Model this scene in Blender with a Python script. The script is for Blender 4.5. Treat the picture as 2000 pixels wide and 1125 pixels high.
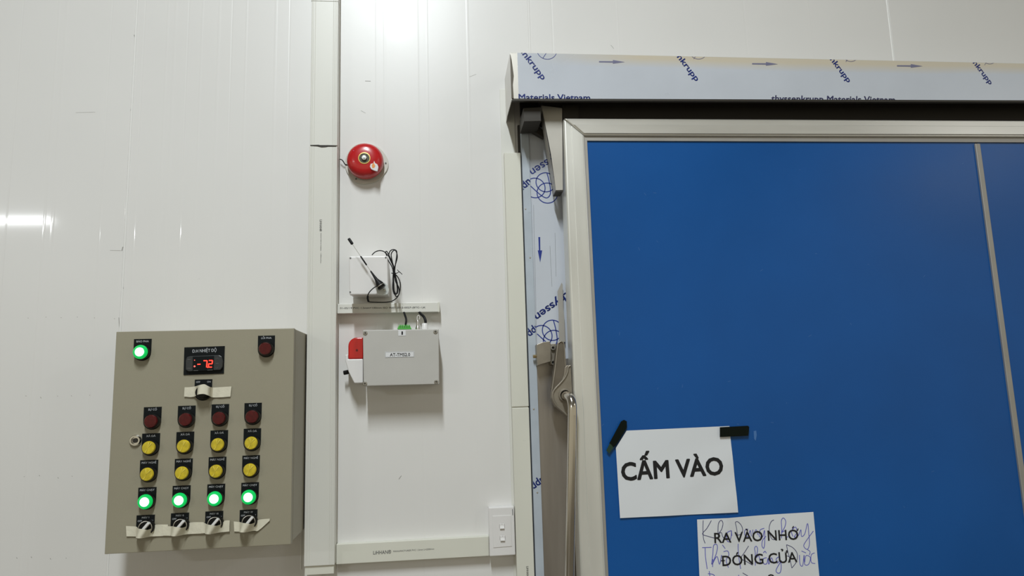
import bpy, bmesh, math, random
from mathutils import Vector, Matrix
random.seed(7)
S = bpy.context.scene
for o in list(bpy.data.objects): bpy.data.objects.remove(o)
COL = S.collection
V = Vector
# ------------------------------------------------------------------ camera
YAW, PIT, ROL, FPX, DIST, EYE = .1067, .1464, -.0306, 1350.0, 1.8, 1.6
FW = V((math.sin(YAW)*math.cos(PIT), math.cos(YAW)*math.cos(PIT), math.sin(PIT)))
_r0 = V((math.cos(YAW), -math.sin(YAW), 0)); _u0 = _r0.cross(FW)
RT = _r0*math.cos(ROL) + _u0*math.sin(ROL)
UP = -_r0*math.sin(ROL) + _u0*math.cos(ROL)
CAM = V((0, -DIST, EYE))
cd = bpy.data.cameras.new('camera'); cam = bpy.data.objects.new('camera', cd); COL.objects.link(cam)
m = Matrix((RT, UP, -FW)).transposed().to_4x4(); m.translation = CAM
cam.matrix_world = m
cd.sensor_width = 36; cd.lens = FPX/2000*36; cd.clip_start = .05
S.camera = cam
# ------------------------------------------------------------------ exposure, world
S.view_settings.view_transform = 'Standard'; S.view_settings.look = 'None'
S.view_settings.exposure = 0; S.view_settings.gamma = 1; S.view_settings.use_curve_mapping = False
w = bpy.data.worlds.new('world'); S.world = w; w.use_nodes = True
w.node_tree.nodes['Background'].inputs[0].default_value = (1.0, .93, .70, 1)
w.node_tree.nodes['Background'].inputs[1].default_value = .50
# ------------------------------------------------------------------ lamps of the room
CEIL = 4.33
def lamp(name, label, loc, length, width, along_y, power, color):
    t = bpy.data.objects.new(name, None); COL.objects.link(t); t.location = loc
    t['label'] = label; t['category'] = 'ceiling lamp'
    ld = bpy.data.lights.new('tube_light', 'AREA'); ld.shape = 'RECTANGLE'
    ld.size = length; ld.size_y = width; ld.energy = power; ld.color = color
    lo = bpy.data.objects.new('tube_light', ld); COL.objects.link(lo); lo.parent = t
    lo.location = (0, 0, -.012)
    if along_y: lo.rotation_euler = (0, 0, math.pi/2)
    return t
lampA = lamp('tube_lamp', 'fluorescent batten overhead running towards the wall, out of frame', (-.27, -2.45, 4.31), 1.3, .12, True, 127, (.90, .97, 1.0))
lampB = lamp('tube_lamp', 'fluorescent batten overhead parallel to the wall, far behind', (-6.45, -8.84, 4.31), 1.5, .11, False, 190, (.95, .98, 1.0))
lampC = lamp('tube_lamp', 'fluorescent batten overhead at the right, far behind', (6.2, -5.4, 4.31), 1.3, .10, True, 65, (.95, .98, 1.0))

# ------------------------------------------------------------------ helpers
def P(px, py, Y=0.0):
    d = RT*((px-1000)/FPX) - UP*((py-562.5)/FPX) + FW
    return CAM + d*((Y-CAM.y)/d.y)
def down(a, b, Y, z):
    p, q = P(*a, Y), P(*b, Y)
    return p + (q-p)*((z-p.z)/(q.z-p.z))
def right(a, b, Y, x):
    p, q = P(*a, Y), P(*b, Y)
    return p + (q-p)*((x-p.x)/(q.x-p.x))

MATS = {}
def mat(name, col, rough=.5, metal=0, coat=0, coat_rough=.05, noise=0, nscale=40, stretch=(1, 1, 1), bump=0, bscale=200, emit=None, estr=0, alpha=1, trans=0, spec=.5, grime=0):
    m = bpy.data.materials.new(name); m.use_nodes = True; MATS[name] = m
    nt = m.node_tree; b = nt.nodes['Principled BSDF']
    b.inputs['Base Color'].default_value = (*col, 1); b.inputs['Roughness'].default_value = rough
    b.inputs['Metallic'].default_value = metal; b.inputs['Coat Weight'].default_value = coat
    b.inputs['Coat Roughness'].default_value = coat_rough; b.inputs['Specular IOR Level'].default_value = spec
    b.inputs['Transmission Weight'].default_value = trans; b.inputs['Alpha'].default_value = alpha
    if emit: b.inputs['Emission Color'].default_value = (*emit, 1); b.inputs['Emission Strength'].default_value = estr
    tc = nt.nodes.new('ShaderNodeTexCoord'); mp = nt.nodes.new('ShaderNodeMapping'); mp.inputs['Scale'].default_value = stretch
    nt.links.new(tc.outputs['Object'], mp.inputs[0])
    out = None
    if noise:
        n = nt.nodes.new('ShaderNodeTexNoise'); n.inputs['Scale'].default_value = nscale; n.inputs['Detail'].default_value = 5
        nt.links.new(mp.outputs[0], n.inputs['Vector'])
        r = nt.nodes.new('ShaderNodeMapRange'); r.inputs['From Min'].default_value = .3; r.inputs['From Max'].default_value = .7
        r.inputs['To Min'].default_value = 1-noise; r.inputs['To Max'].default_value = 1+noise
        nt.links.new(n.outputs[0], r.inputs[0])
        mx = nt.nodes.new('ShaderNodeVectorMath'); mx.operation = 'SCALE'; mx.inputs[0].default_value = col
        nt.links.new(r.outputs[0], mx.inputs['Scale']); nt.links.new(mx.outputs[0], b.inputs['Base Color'])
        out = mx.outputs[0]
        r2 = nt.nodes.new('ShaderNodeMapRange'); r2.inputs['To Min'].default_value = max(.02, rough-.08); r2.inputs['To Max'].default_value = min(1, rough+.08)
        nt.links.new(n.outputs[0], r2.inputs[0]); nt.links.new(r2.outputs[0], b.inputs['Roughness'])
    if grime:    # small dark specks and scuffs
        n = nt.nodes.new('ShaderNodeTexNoise'); n.inputs['Scale'].default_value = 26; n.inputs['Detail'].default_value = 8; n.inputs['Roughness'].default_value = .75
        nt.links.new(tc.outputs['Object'], n.inputs['Vector'])
        cr = nt.nodes.new('ShaderNodeMapRange'); cr.inputs['From Min'].default_value = .66; cr.inputs['From Max'].default_value = .78
        cr.inputs['To Min'].default_value = 0; cr.inputs['To Max'].default_value = grime
        nt.links.new(n.outputs[0], cr.inputs[0])
        mx = nt.nodes.new('ShaderNodeMix'); mx.data_type = 'RGBA'
        nt.links.new(cr.outputs[0], mx.inputs[0])
        if out: nt.links.new(out, mx.inputs[6])
        else: mx.inputs[6].default_value = (*col, 1)
        mx.inputs[7].default_value = (.12, .11, .09, 1)
        nt.links.new(mx.outputs[2], b.inputs['Base Color'])
    if bump:
        n = nt.nodes.new('ShaderNodeTexNoise'); n.inputs['Scale'].default_value = bscale; n.inputs['Detail'].default_value = 3
        nt.links.new(mp.outputs[0], n.inputs['Vector'])
        bp = nt.nodes.new('ShaderNodeBump'); bp.inputs['Strength'].default_value = bump; bp.inputs['Distance'].default_value = .001
        nt.links.new(n.outputs[0], bp.inputs['Height']); nt.links.new(bp.outputs[0], b.inputs['Normal'])
    return m

M_WALL = mat('painted_sheet', (.75, .735, .717), .34, coat=.45, coat_rough=.055, noise=.012, nscale=3, bump=.05, bscale=60, grime=.22)
M_GAP = mat('dark_joint', (.05, .045, .04), .8)
M_JOINT = mat('white_joint', (.80, .79, .77), .4)
M_PVC = mat('pvc', (.70, .69, .61), .38, noise=.02, nscale=9, stretch=(1, 1, .3), grime=.35)
M_PVCW = mat('pvc_white', (.71, .70, .65), .36, noise=.015, nscale=9, stretch=(1, 1, .3), grime=.3)
M_CAB = mat('cabinet_paint', (.315, .287, .212), .42, noise=.02, nscale=6, bump=.25, bscale=900, grime=.12)
M_WHITEP = mat('white_plastic', (.77, .75, .74), .35, noise=.01, nscale=20)
M_RIM_SHADE = mat('rocker_rim', (.52, .50, .49), .4)  # rim greyed to paint the shadow around each rocker
M_GREYP = mat('grey_plastic', (.50, .485, .455), .5, noise=.02, nscale=20, bump=.1, bscale=700)
M_BLACK = mat('black_plate', (.004, .006, .007), .5, spec=.18)
M_RUBBER = mat('black_rubber', (.006, .006, .007), .5, bump=.1, spec=.25)
M_BEZEL = mat('black_bezel', (.006, .006, .006), .3, spec=.25)
M_PRINTW = mat('white_print', (.55, .57, .6), .5)
M_PRINTK = mat('black_print', (.006, .006, .008), .5)
M_PRINTG = mat('grey_print', (.13, .13, .13), .5)
M_PRINTB = mat('blue_print', (.008, .028, .24), .4)
M_PRINTF = mat('faded_print', (.17, .17, .27), .4)
M_REDL = mat('red_lens', (.072, .002, .004), .22, spec=.35, coat=.15, noise=.25, nscale=150)
M_YEL = mat('yellow_lens', (.60, .46, .022), .25, coat=.3, noise=.22, nscale=90)
M_YEL2 = mat('yellow_facet', (.80, .66, .09), .2, coat=.3)
M_GRIM = mat('green_rim', (0, .25, .06), .3, emit=(.0, 1, .16), estr=.42)
M_GCORE = mat('green_core', (.5, 1, .7), .3, emit=(.42, 1, .62), estr=2.6)
M_LED = mat('red_segment', (.3, 0, 0), .4, emit=(1, .035, .02), estr=3.2)
M_LEDW = mat('pink_led', (.4, .05, .05), .4, emit=(1, .16, .12), estr=1.2)
M_CTRL = mat('controller_face', (.03, .033, .035), .35)
M_TAPE = mat('masking_tape', (.70, .66, .53), .7, noise=.06, nscale=60, bump=.4, bscale=250)
M_KTAPE = mat('black_tape', (.003, .006, .004), .4, spec=.15, bump=.2, bscale=120)
M_GTAPE = mat('green_black_tape', (.012, .04, .022), .3)
M_RED = mat('red_enamel', (.50, .008, .012), .26, coat=.5, noise=.05, nscale=14)
M_STROBE = mat('red_strobe', (.52, .008, .008), .18, coat=.6, noise=.12, nscale=120, stretch=(1, 1, .1))
M_DARKRED = mat('dark_red', (.12, .004, .004), .4)
M_CREAM = mat('cream_enamel', (.64, .615, .55), .35)
M_GOLD = mat('gold_ring', (.75, .55, .16), .35, metal=.4)
M_DISC = mat('dark_disc', (.045, .04, .02), .4, noise=.8, nscale=160)
M_CHROME = mat('chrome', (.72, .70, .67), .14, metal=1)
M_HANDLE = mat('handle_steel', (.58, .545, .50), .16, metal=1, noise=.06, nscale=20, stretch=(1, 1, .2))
M_NUT = mat('bright_nut', (.85, .86, .84), .35, metal=.3)
M_SCREW = mat('screw_metal', (.66, .64, .60), .35, metal=1)
M_STEEL = mat('brushed_steel', (.41, .375, .345), .38, metal=.85, noise=.08, nscale=5, stretch=(8, 8, .6), bump=.15, bscale=60)
M_STEELD = mat('dull_steel', (.50, .475, .43), .45, metal=.7, noise=.05, nscale=9)  # one even steel tone for hanger plates and hood sheets
M_CASTD = mat('recess_shade_metal', (.17, .143, .11), .5, metal=.5, noise=.1, nscale=30)  # darker copy of the cast metal, recess shade put into its colour
M_CAST = mat('cast_metal', (.31, .275, .225), .42, metal=.6, noise=.1, nscale=30, bump=.2, bscale=300)
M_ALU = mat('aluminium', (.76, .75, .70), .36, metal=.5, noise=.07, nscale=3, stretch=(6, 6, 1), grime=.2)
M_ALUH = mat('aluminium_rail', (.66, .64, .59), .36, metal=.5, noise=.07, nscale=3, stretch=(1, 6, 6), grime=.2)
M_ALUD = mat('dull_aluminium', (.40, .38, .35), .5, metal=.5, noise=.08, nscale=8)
M_BLUE = mat('blue_film', (.006, .086, .315), .34, spec=.32, noise=.10, nscale=2.2, bump=.12, bscale=400)
M_FILM = mat('pale_blue_film', (.55, .58, .64), .30, coat=.2, noise=.03, nscale=8, bump=.1, bscale=40, grime=.12)
M_ZINC = mat('film_strip', (.45, .50, .56), .38, noise=.05, nscale=20, grime=.5)
M_PAPER = mat('paper', (.74, .76, .79), .6, noise=.012, nscale=6)
M_RAIL = mat('track_shade', (.022, .018, .015), .7)  # near black: shade inside the hood put into the colour
M_DARKST = mat('dark_steel', (.042, .037, .031), .5, metal=.4)
M_GREEN = mat('green_plastic', (.10, .44, .08), .4)
M_CLEAR = mat('clear_plastic', (.80, .84, .82), .12, alpha=.42)
M_LABEL = mat('label_paper', (.72, .72, .73), .5)
M_INK = mat('violet_ink', (.11, .11, .50), .5)
M_INKD = mat('dark_ink', (.045, .045, .14), .5)
M_FLOOR = mat('epoxy_floor', (.20, .17, .13), .5, noise=.08, nscale=2)
M_CEIL = mat('ceiling_panel', (.62, .62, .60), .5, noise=.02, nscale=2)
M_ORANGE = mat('orange_print', (.80, .30, .06), .5)
M_STKB = mat('violet_sticker', (.35, .22, .52), .4)
M_BRASS = mat('brass', (.55, .42, .22), .35, metal=.9)

def link(name, bm, mt, parent=None, smooth=False, bevel=0, segs=2):
    me = bpy.data.meshes.new(name)
    if bevel:
        bmesh.ops.remove_doubles(bm, verts=bm.verts, dist=1e-6)
    bmesh.ops.recalc_face_normals(bm, faces=bm.faces)
    if bevel:
        es = [e for e in bm.edges if len(e.link_faces) == 2 and e.calc_face_angle(0) > .5]
        bmesh.ops.bevel(bm, geom=es, offset=bevel, segments=segs, profile=.5, affect='EDGES', clamp_overlap=True)
    if smooth:
        for f in bm.faces: f.smooth = True
    bm.to_mesh(me); bm.free()
    me.materials.append(mt)
    if smooth:
        try: me.set_sharp_from_angle(angle=math.radians(40))
        except Exception: pass
    o = bpy.data.objects.new(name, me); COL.objects.link(o)
    if parent:
        o.parent = parent
        o.matrix_parent_inverse = Matrix.Translation(world_of(parent)).inverted()
    return o
def world_of(o):
    p = V((0, 0, 0))
    while o:
        p = p + o.location + (o.matrix_parent_inverse.translation if o.parent else V((0, 0, 0)))
        o = o.parent
    return p
def tag(o, label, cat, group=None):
    o['label'] = label; o['category'] = cat
    if group: o['group'] = group
    return o
def thing(name, label, cat, loc, group=None):
    o = bpy.data.objects.new(name, None); COL.objects.link(o); o.location = loc; o.empty_display_size = .02
    return tag(o, label, cat, group)
def struct(o): o['kind'] = 'structure'; return o

def bx(bm, x0, x1, y0, y1, z0, z1):
    vs = [bm.verts.new((x, y, z)) for x in (x0, x1) for y in (y0, y1) for z in (z0, z1)]
    for q in ((0, 1, 3, 2), (4, 6, 7, 5), (0, 4, 5, 1), (2, 3, 7, 6), (0, 2, 6, 4), (1, 5, 7, 3)):
        bm.faces.new([vs[i] for i in q])
    return bm
def box(x0, x1, y0, y1, z0, z1): return bx(bmesh.new(), x0, x1, y0, y1, z0, z1)
def prism(pts, yb, bm=None):
    """pts: front polygon world points; yb: back plane"""
    bm = bm or bmesh.new()
    f = [bm.verts.new(p) for p in pts]; b = [bm.verts.new((p[0], yb, p[2])) for p in pts]
    bm.faces.new(f); bm.faces.new(b[::-1]); n = len(pts)
    for i in range(n): bm.faces.new((f[i], b[i], b[(i+1) % n], f[(i+1) % n]))
    return bm
def ppx(pts, yf, yb, bm=None): return prism([P(x, y, yf) for x, y in pts], yb, bm)
def cyl(c, r, y0, y1, n=32, bm=None):
    return prism([(c.x+r*math.cos(a), y0, c.z+r*math.sin(a)) for a in [2*math.pi*i/n for i in range(n)]], y1, bm)
def lathe(c, prof, n=48, bm=None):
    """prof: (radius, y) list, axis along y through c"""
    bm = bm or bmesh.new(); rings = []
    for r, y in prof:
        if r < 1e-6: rings.append([bm.verts.new((c.x, y, c.z))])
        else: rings.append([bm.verts.new((c.x+r*math.cos(2*math.pi*i/n), y, c.z+r*math.sin(2*math.pi*i/n))) for i in range(n)])
    for a, b in zip(rings, rings[1:]):
        for i in range(n):
            j = (i+1) % n
            if len(a) == 1: bm.faces.new((a[0], b[i], b[j]))
            elif len(b) == 1: bm.faces.new((a[i], a[j], b[0]))
            else: bm.faces.new((a[i], a[j], b[j], b[i]))
    return bm
def catmull(pts, k=6):
    pts = [V(p) for p in pts]; out = []
    for i in range(len(pts)-1):
        p0 = pts[max(i-1, 0)]; p1 = pts[i]; p2 = pts[i+1]; p3 = pts[min(i+2, len(pts)-1)]
        for j in range(k):
            t = j/k
            out.append(.5*((2*p1)+(p2-p0)*t+(2*p0-5*p1+4*p2-p3)*t*t+(3*p1-p0-3*p2+p3)*t**3))
    out.append(pts[-1]); return out
def tube(pts, r, n=10, bm=None, rr=None, smooth_k=0):
    bm = bm or bmesh.new()
    if smooth_k: pts = catmull(pts, smooth_k)
    pts = [V(p) for p in pts]; N = len(pts); rings = []
    t0 = (pts[1]-pts[0]).normalized(); u = t0.orthogonal().normalized()
    for i, p in enumerate(pts):
        t = (pts[min(i+1, N-1)]-pts[max(i-1, 0)]).normalized()
        u = (u-t*u.dot(t)).normalized(); v = t.cross(u)
        q = r if rr is None else rr(i/(N-1))
        rings.append([bm.verts.new(p+(u*math.cos(2*math.pi*k/n)+v*math.sin(2*math.pi*k/n))*q) for k in range(n)])
    for a, b in zip(rings, rings[1:]):
        for k in range(n): bm.faces.new((a[k], a[(k+1) % n], b[(k+1) % n], b[k]))
    bm.faces.new(rings[0][::-1]); bm.faces.new(rings[-1]); return bm
def stroke(pts, wd, bm=None):
    """flat pen stroke lying in a plane of constant y"""
    bm = bm or bmesh.new(); pts = [V(p) for p in pts]; L = []; N = len(pts)
    for i, p in enumerate(pts):
        t = pts[min(i+1, N-1)]-pts[max(i-1, 0)]
        if t.length < 1e-9: t = V((1, 0, 0))
        t.normalize(); nrm = V((-t.z, 0, t.x))*wd/2
        L.append((bm.verts.new(p+nrm), bm.verts.new(p-nrm)))
    for a, b in zip(L, L[1:]): bm.faces.new((a[0], a[1], b[1], b[0]))
    return bm
def ring(c, r, wd, n=40, bm=None, sx=1.0):
    return stroke([V((c.x+r*sx*math.cos(2*math.pi*i/n), c.y, c.z+r*math.sin(2*math.pi*i/n))) for i in range(n+1)], wd, bm)
_ADV = {}
def glyph_mesh(s):
    cu = bpy.data.curves.new('t', 'FONT'); cu.body = s; cu.resolution_u = 3; cu.size = 1
    o = bpy.data.objects.new('t', cu); COL.objects.link(o)
    dg = bpy.context.evaluated_depsgraph_get(); dg.update()
    me = bpy.data.meshes.new_from_object(o.evaluated_get(dg))
    bpy.data.objects.remove(o); bpy.data.curves.remove(cu); return me
def adv(s):
    if s not in _ADV:
        r_ = []
        for q in (s+'I', 'I'):
            me = glyph_mesh(q); r_.append(max(v.co.x for v in me.vertices)); bpy.data.meshes.remove(me)
        _ADV[s] = r_[0]-r_[1]
    return _ADV[s]
def text_bm(s, bold=0.0):
    # letters whose parts overlap in the font are written plain and their bar, horn and accent added
    t = s.replace('Đ', 'D').replace('Ớ', 'O'); bm = text_bm0(t, bold); e = .06+bold
    def bar(p, q, w_=None):
        p, q = V((*p, 0)), V((*q, 0)); d = (q-p).normalized(); n = V((-d.y, d.x, 0))*(w_ or e)/2
        bm.faces.new([bm.verts.new(v) for v in (p-n, q-n, q+n, p+n)])
    for i, c in enumerate(s):
        if c == 'Đ': a = adv(t[:i]) if i else 0; bar((a-.02, .36), (a+.26, .36))
        if c == 'Ớ':
            a = adv(t[:i]); b = adv(t[:i+1]); m_ = (a+b)/2
            bar((m_-.03, .78), (m_+.09, .93)); bar((b-.13, .60), (b-.04, .66)); bar((b-.04, .64), (b-.02, .76))
    return bm
def text_bm0(s, bold=0.0):
    cu = bpy.data.curves.new('t', 'FONT'); cu.body = s; cu.resolution_u = 3; cu.size = 1
    o = bpy.data.objects.new('t', cu); COL.objects.link(o)
    dg = bpy.context.evaluated_depsgraph_get(); dg.update()
    me = bpy.data.meshes.new_from_object(o.evaluated_get(dg))
    bm = bmesh.new(); bm.from_mesh(me)
    if bold:      # heavier weight: a rim of the given half-width along the glyph outline
        bmesh.ops.remove_doubles(bm, verts=bm.verts, dist=1e-5)
        ed = [(e.verts[0].co.copy(), e.verts[1].co.copy()) for e in bm.edges if len(e.link_faces) == 1]
        for p, q in ed:
            t = (q-p)
            if t.length < 1e-6: continue
            t.normalize(); t *= bold; nn = V((-t.y, t.x, 0))
            bm.faces.new([bm.verts.new(v) for v in (p-nn-t*.4, q-nn+t*.4, q+t, q+nn+t*.4, p+nn-t*.4, p-t)])
    bpy.data.objects.remove(o); bpy.data.curves.remove(cu); bpy.data.meshes.remove(me)
    return bm
def text(s, p0, p1, Y, mt, parent, cap=None, bold=0.0, name='lettering', clip=None, shear=0, layer=.0004, drape=None):
    """writes s from pixel p0 (start of baseline) to p1 (end of baseline) on the plane y=Y; cap = capital height in pixels"""
    bm = text_bm(s, bold); a, b = P(*p0, Y), P(*p1, Y)
    xs = [v.co.x for v in bm.verts]; x0, x1 = min(xs), max(xs)
    ln = (b-a).length; k = ln/(x1-x0); d = (b-a).normalized(); up = V((-d.z, 0, d.x))
    kz = k
    if cap: kz = (P(p0[0], p0[1]-cap, Y)-a).length/.70
    for v in bm.verts:
        x, y = v.co.x-x0, v.co.y
        v.co = a+d*(x*k+shear*y*kz)+up*(y*kz)+V((0, -layer, 0))
    for c, n in (clip or []):
        bmesh.ops.bisect_plane(bm, geom=bm.verts[:]+bm.edges[:]+bm.faces[:], plane_co=c, plane_no=n, clear_outer=True)
    if drape: drape(bm)
    return link(name, bm, mt, parent)
def draper(c, Y, bump):
    tl, tr, br, bl = [P(*q, Y) for q in c]; ux = tr-tl; vz = bl-tl; det = ux.x*vz.z-ux.z*vz.x
    def f(bm):
        for v in bm.verts:
            d = v.co-tl; u = (d.x*vz.z-d.z*vz.x)/det; w_ = (ux.x*d.z-ux.z*d.x)/det
            v.co.y -= bump(min(1, max(0, u)), min(1, max(0, w_)))
    return f
def sheet(c, Y, thick, bump, nx=44, nz=32):
    """paper: corners tl,tr,br,bl in pixels; bump(u,v) lifts it off the surface"""
    tl, tr, br, bl = [P(*q, Y) for q in c]; bm = bmesh.new()
    def pt(u, v, off): 
        p = (tl*(1-u)+tr*u)*(1-v)+(bl*(1-u)+br*u)*v
        return V((p.x, Y-off-bump(u, v), p.z))
    F = [[bm.verts.new(pt(i/nx, j/nz, thick)) for i in range(nx+1)] for j in range(nz+1)]
    B = [[bm.verts.new(pt(i/nx, j/nz, 0)) for i in range(nx+1)] for j in range(nz+1)]
    for j in range(nz):
        for i in range(nx):
            bm.faces.new((F[j][i], F[j+1][i], F[j+1][i+1], F[j][i+1])); bm.faces.new((B[j][i], B[j][i+1], B[j+1][i+1], B[j+1][i]))
    for i in range(nx):
        bm.faces.new((F[0][i], F[0][i+1], B[0][i+1], B[0][i])); bm.faces.new((F[nz][i], B[nz][i], B[nz][i+1], F[nz][i+1]))
    for j in range(nz):
        bm.faces.new((F[j][0], B[j][0], B[j+1][0], F[j+1][0])); bm.faces.new((F[j][nx], F[j+1][nx], B[j+1][nx], B[j][nx]))
    return bm
def ribbon(st, th=.0006):
    """tape: stations (top px, bottom px, y top, y bottom)"""
    a = catmull([P(*s[0], s[2]) for s in st], 4); b = catmull([P(*s[1], s[3]) for s in st], 4); K = 5
    bm = bmesh.new(); G = []; H = []
    for p, q in zip(a, b):
        G.append([bm.verts.new(p.lerp(q, k/K)) for k in range(K+1)]); H.append([bm.verts.new(p.lerp(q, k/K)+V((0, th, 0))) for k in range(K+1)])
    for i in range(len(G)-1):
        for k in range(K):
            bm.faces.new((G[i][k], G[i][k+1], G[i+1][k+1], G[i+1][k])); bm.faces.new((H[i][k], H[i+1][k], H[i+1][k+1], H[i][k+1]))
        bm.faces.new((G[i][0], G[i+1][0], H[i+1][0], H[i][0])); bm.faces.new((G[i][K], H[i][K], H[i+1][K], G[i+1][K]))
    bm.faces.new(G[0]+H[0][::-1]); bm.faces.new(G[-1]+H[-1][::-1])
    return bm
def ruled(prof, z0, z1, bm=None):
    """closed (x,y) profile extruded along z"""
    bm = bm or bmesh.new()
    a = [bm.verts.new((x, y, z0)) for x, y in prof]; b = [bm.verts.new((x, y, z1)) for x, y in prof]; n = len(prof)
    bm.faces.new(a); bm.faces.new(b[::-1])
    for i in range(n): bm.faces.new((a[i], b[i], b[(i+1) % n], a[(i+1) % n]))
    return bm
def slotted_screw(name, px, py, Y, r, parent, cross=True, mt=None, hole=M_PRINTK):
    c = P(px, py, Y)
    s = link(name, lathe(c, [(r, Y+.001), (r, Y-r*.25), (r*.75, Y-r*.5), (0, Y-r*.55)], 20), mt or M_SCREW, parent, smooth=True)
    if cross:
        y = Y-r*.6; bm = bmesh.new()
        bx(bm, c.x-r*.62, c.x+r*.62, y, y+r*.2, c.z-r*.16, c.z+r*.16); bx(bm, c.x-r*.16, c.x+r*.16, y-.00005, y+r*.2, c.z-r*.62, c.z+r*.62)
        link('cross_slot', bm, hole, s)
    return s

# ------------------------------------------------------------------ room shell
def rotz_mesh(o): return o
floor = struct(link('floor', box(-12, 10, -12, .1, -.1, 0), M_FLOOR))
ceiling = struct(link('ceiling', box(-12, 10, -12, .1, CEIL, CEIL+.1), M_CEIL))
wall = struct(link('wall_back', box(-12, 10, .021, .1, 0, CEIL), M_JOINT))
SEAM = [-.787, .264, 1.351]
def panel(x0, x1, grooves):
    g = 0.0012; y = 0.0
    pr = [(x0+g, .0215), (x0+g, y+.0015), (x0+g+.002, y)]
    for gx, wd, dp in sorted(grooves):
        if gx-wd <= pr[-1][0] or gx+wd >= x1-g: continue
        pr += [(gx-wd/2, y), (gx-wd/6, y+dp), (gx+wd/6, y+dp), (gx+wd/2, y)]
    pr += [(x1-g-.002, y), (x1-g, y+.0015), (x1-g, .0215)]
    return link('wall_panel', ruled(pr, 0, CEIL), M_WALL, wall)
for q in SEAM+[-1.83, 2.4]:
    link('sealant_bead', ruled([(q-.0026, .004), (q-.0024, -.0002), (q-.0012, -.0012), (q+.0012, -.0012), (q+.0024, -.0002), (q+.0026, .004)], 0, CEIL), M_JOINT, wall)
gl = [P(x, y).x for x, y in ((13, 430), (87, 430), (103, 430), (195, 440))]
gm = [P(x, 0).x for x in (285, 330, 345, 370, 397, 430, 455, 483, 540, 567, 735, 751, 817, 833, 912)]
mk = lambda L: [(x, .0045 + .002*((i*7) % 3), -.00012 if i % 3 else .00014) for i, x in enumerate(L)]
panel(-2.87, -1.83, []); panel(-1.83, SEAM[0], mk(gl))
panel(SEAM[0], SEAM[1], mk(gm)); panel(SEAM[1], SEAM[2], mk([.33, .52, .74, .9, 1.1])); panel(SEAM[2], 2.4, []); panel(2.4, 3.45, [])
panel(-12, -2.87, []); panel(3.45, 10, [])
# lamp bodies
for L, lx, ly in ((lampA, .10, 1.35), (lampB, 1.6, .13), (lampC, .10, 1.4)):
    c = L.location
    link('housing', box(c.x-lx/2, c.x+lx/2, c.y-ly/2, c.y+ly/2, 4.31, CEIL), M_WHITEP, L, bevel=.004)

# flashing strip beside the door trunking
TX = lambda px, py, Y: P(px, py, Y).x
fx0, fx1 = TX(987, 560, -.002), TX(1001, 560, -.002)
struct(link('trim_1', box(fx0, fx1+.02, -.0025, 0, 0, P(990, 175, 0).z), M_PVCW, bevel=.0006))
# thin sealed joint next to the wide trunking
sx = TX(588, 1080, 0)
struct(link('trim_2', box(sx-.0015, sx+.0015, -.002, 0, P(588, 1112, 0).z, P(588, 1030, 0).z), M_JOINT))

# ------------------------------------------------------------------ trunking
def vgroove_profile(x0, x1, y, yb, gr, d=.0007, wd=.0012, ch=.0015):
    pr = [(x0, yb), (x0, y+ch), (x0+ch*.6, y)]
    for g in gr: pr += [(g-wd/2, y), (g, y+d), (g+wd/2, y)]
    return pr+[(x1-ch*.6, y), (x1, y+ch), (x1, yb)]
YT = -.046
tx0, tx1 = TX(600, 600, YT), TX(656, 700, YT)
def zz(px, py, Y): return P(px, py, Y).z
tr = thing('cable_trunking', 'wide tall white plastic trunking between control cabinet and bell', 'trunking', (tx0, 0, 0))
link('trunking_base', box(tx0+.002, tx1-.002, YT+.004, 0, zz(625, 1113, 0), CEIL-.001), M_PVC, tr)
grv = [tx0+.004, tx0+.007, tx0+.012, tx1-.012, tx1-.008, tx1-.004]
link('cover', ruled(vgroove_profile(tx0, tx1, YT, YT+.03, grv), zz(630, 1104, YT), zz(630, 285.5, YT)), M_PVCW, tr)
link('cover', ruled(vgroove_profile(tx0+.0015, tx1, YT-.0008, YT+.03, grv), zz(630, 283.5, YT), zz(630, 3, YT)), M_PVCW, tr)
link('cover', ruled(vgroove_profile(tx0, tx1, YT, YT+.03, grv), zz(630, 1.5, YT), CEIL-.002), M_PVCW, tr)
link('joint_gap', ppx([(606, 283), (622, 282.6), (628, 284), (640, 283.5), (657, 285), (657, 286), (641, 286), (636, 287), (628, 287.5), (620, 285.5), (606, 284.2)], YT-.0012, YT), M_GAP, tr)
def vtext(s, px, y0, y1, w_, Y, mt, parent, bold=0):
    bm = text_bm(s, bold); a, b = P(px, y0, Y), P(px, y1, Y)
    xs = [v.co.x for v in bm.verts]; x0 = min(xs); k = (a.z-b.z)/(max(xs)-x0); kk = w_/1350*1.75/.7
    for v in bm.verts: v.co = V((a.x+v.co.y*kk, Y-.0004, a.z-(v.co.x-x0)*k))
    return link('lettering', bm, mt, parent)
vtext('LiHHAN®', 624.5, 429, 452, 4.2, YT, M_PRINTG, tr, .012)
vtext('MANUFACTURER PVC TRUNKING', 626, 455, 490, 1.8, YT, M_PRINTG, tr)
vtext('L=2000mm±5mm', 626, 494, 514, 1.8, YT, M_PRINTG, tr)

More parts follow.
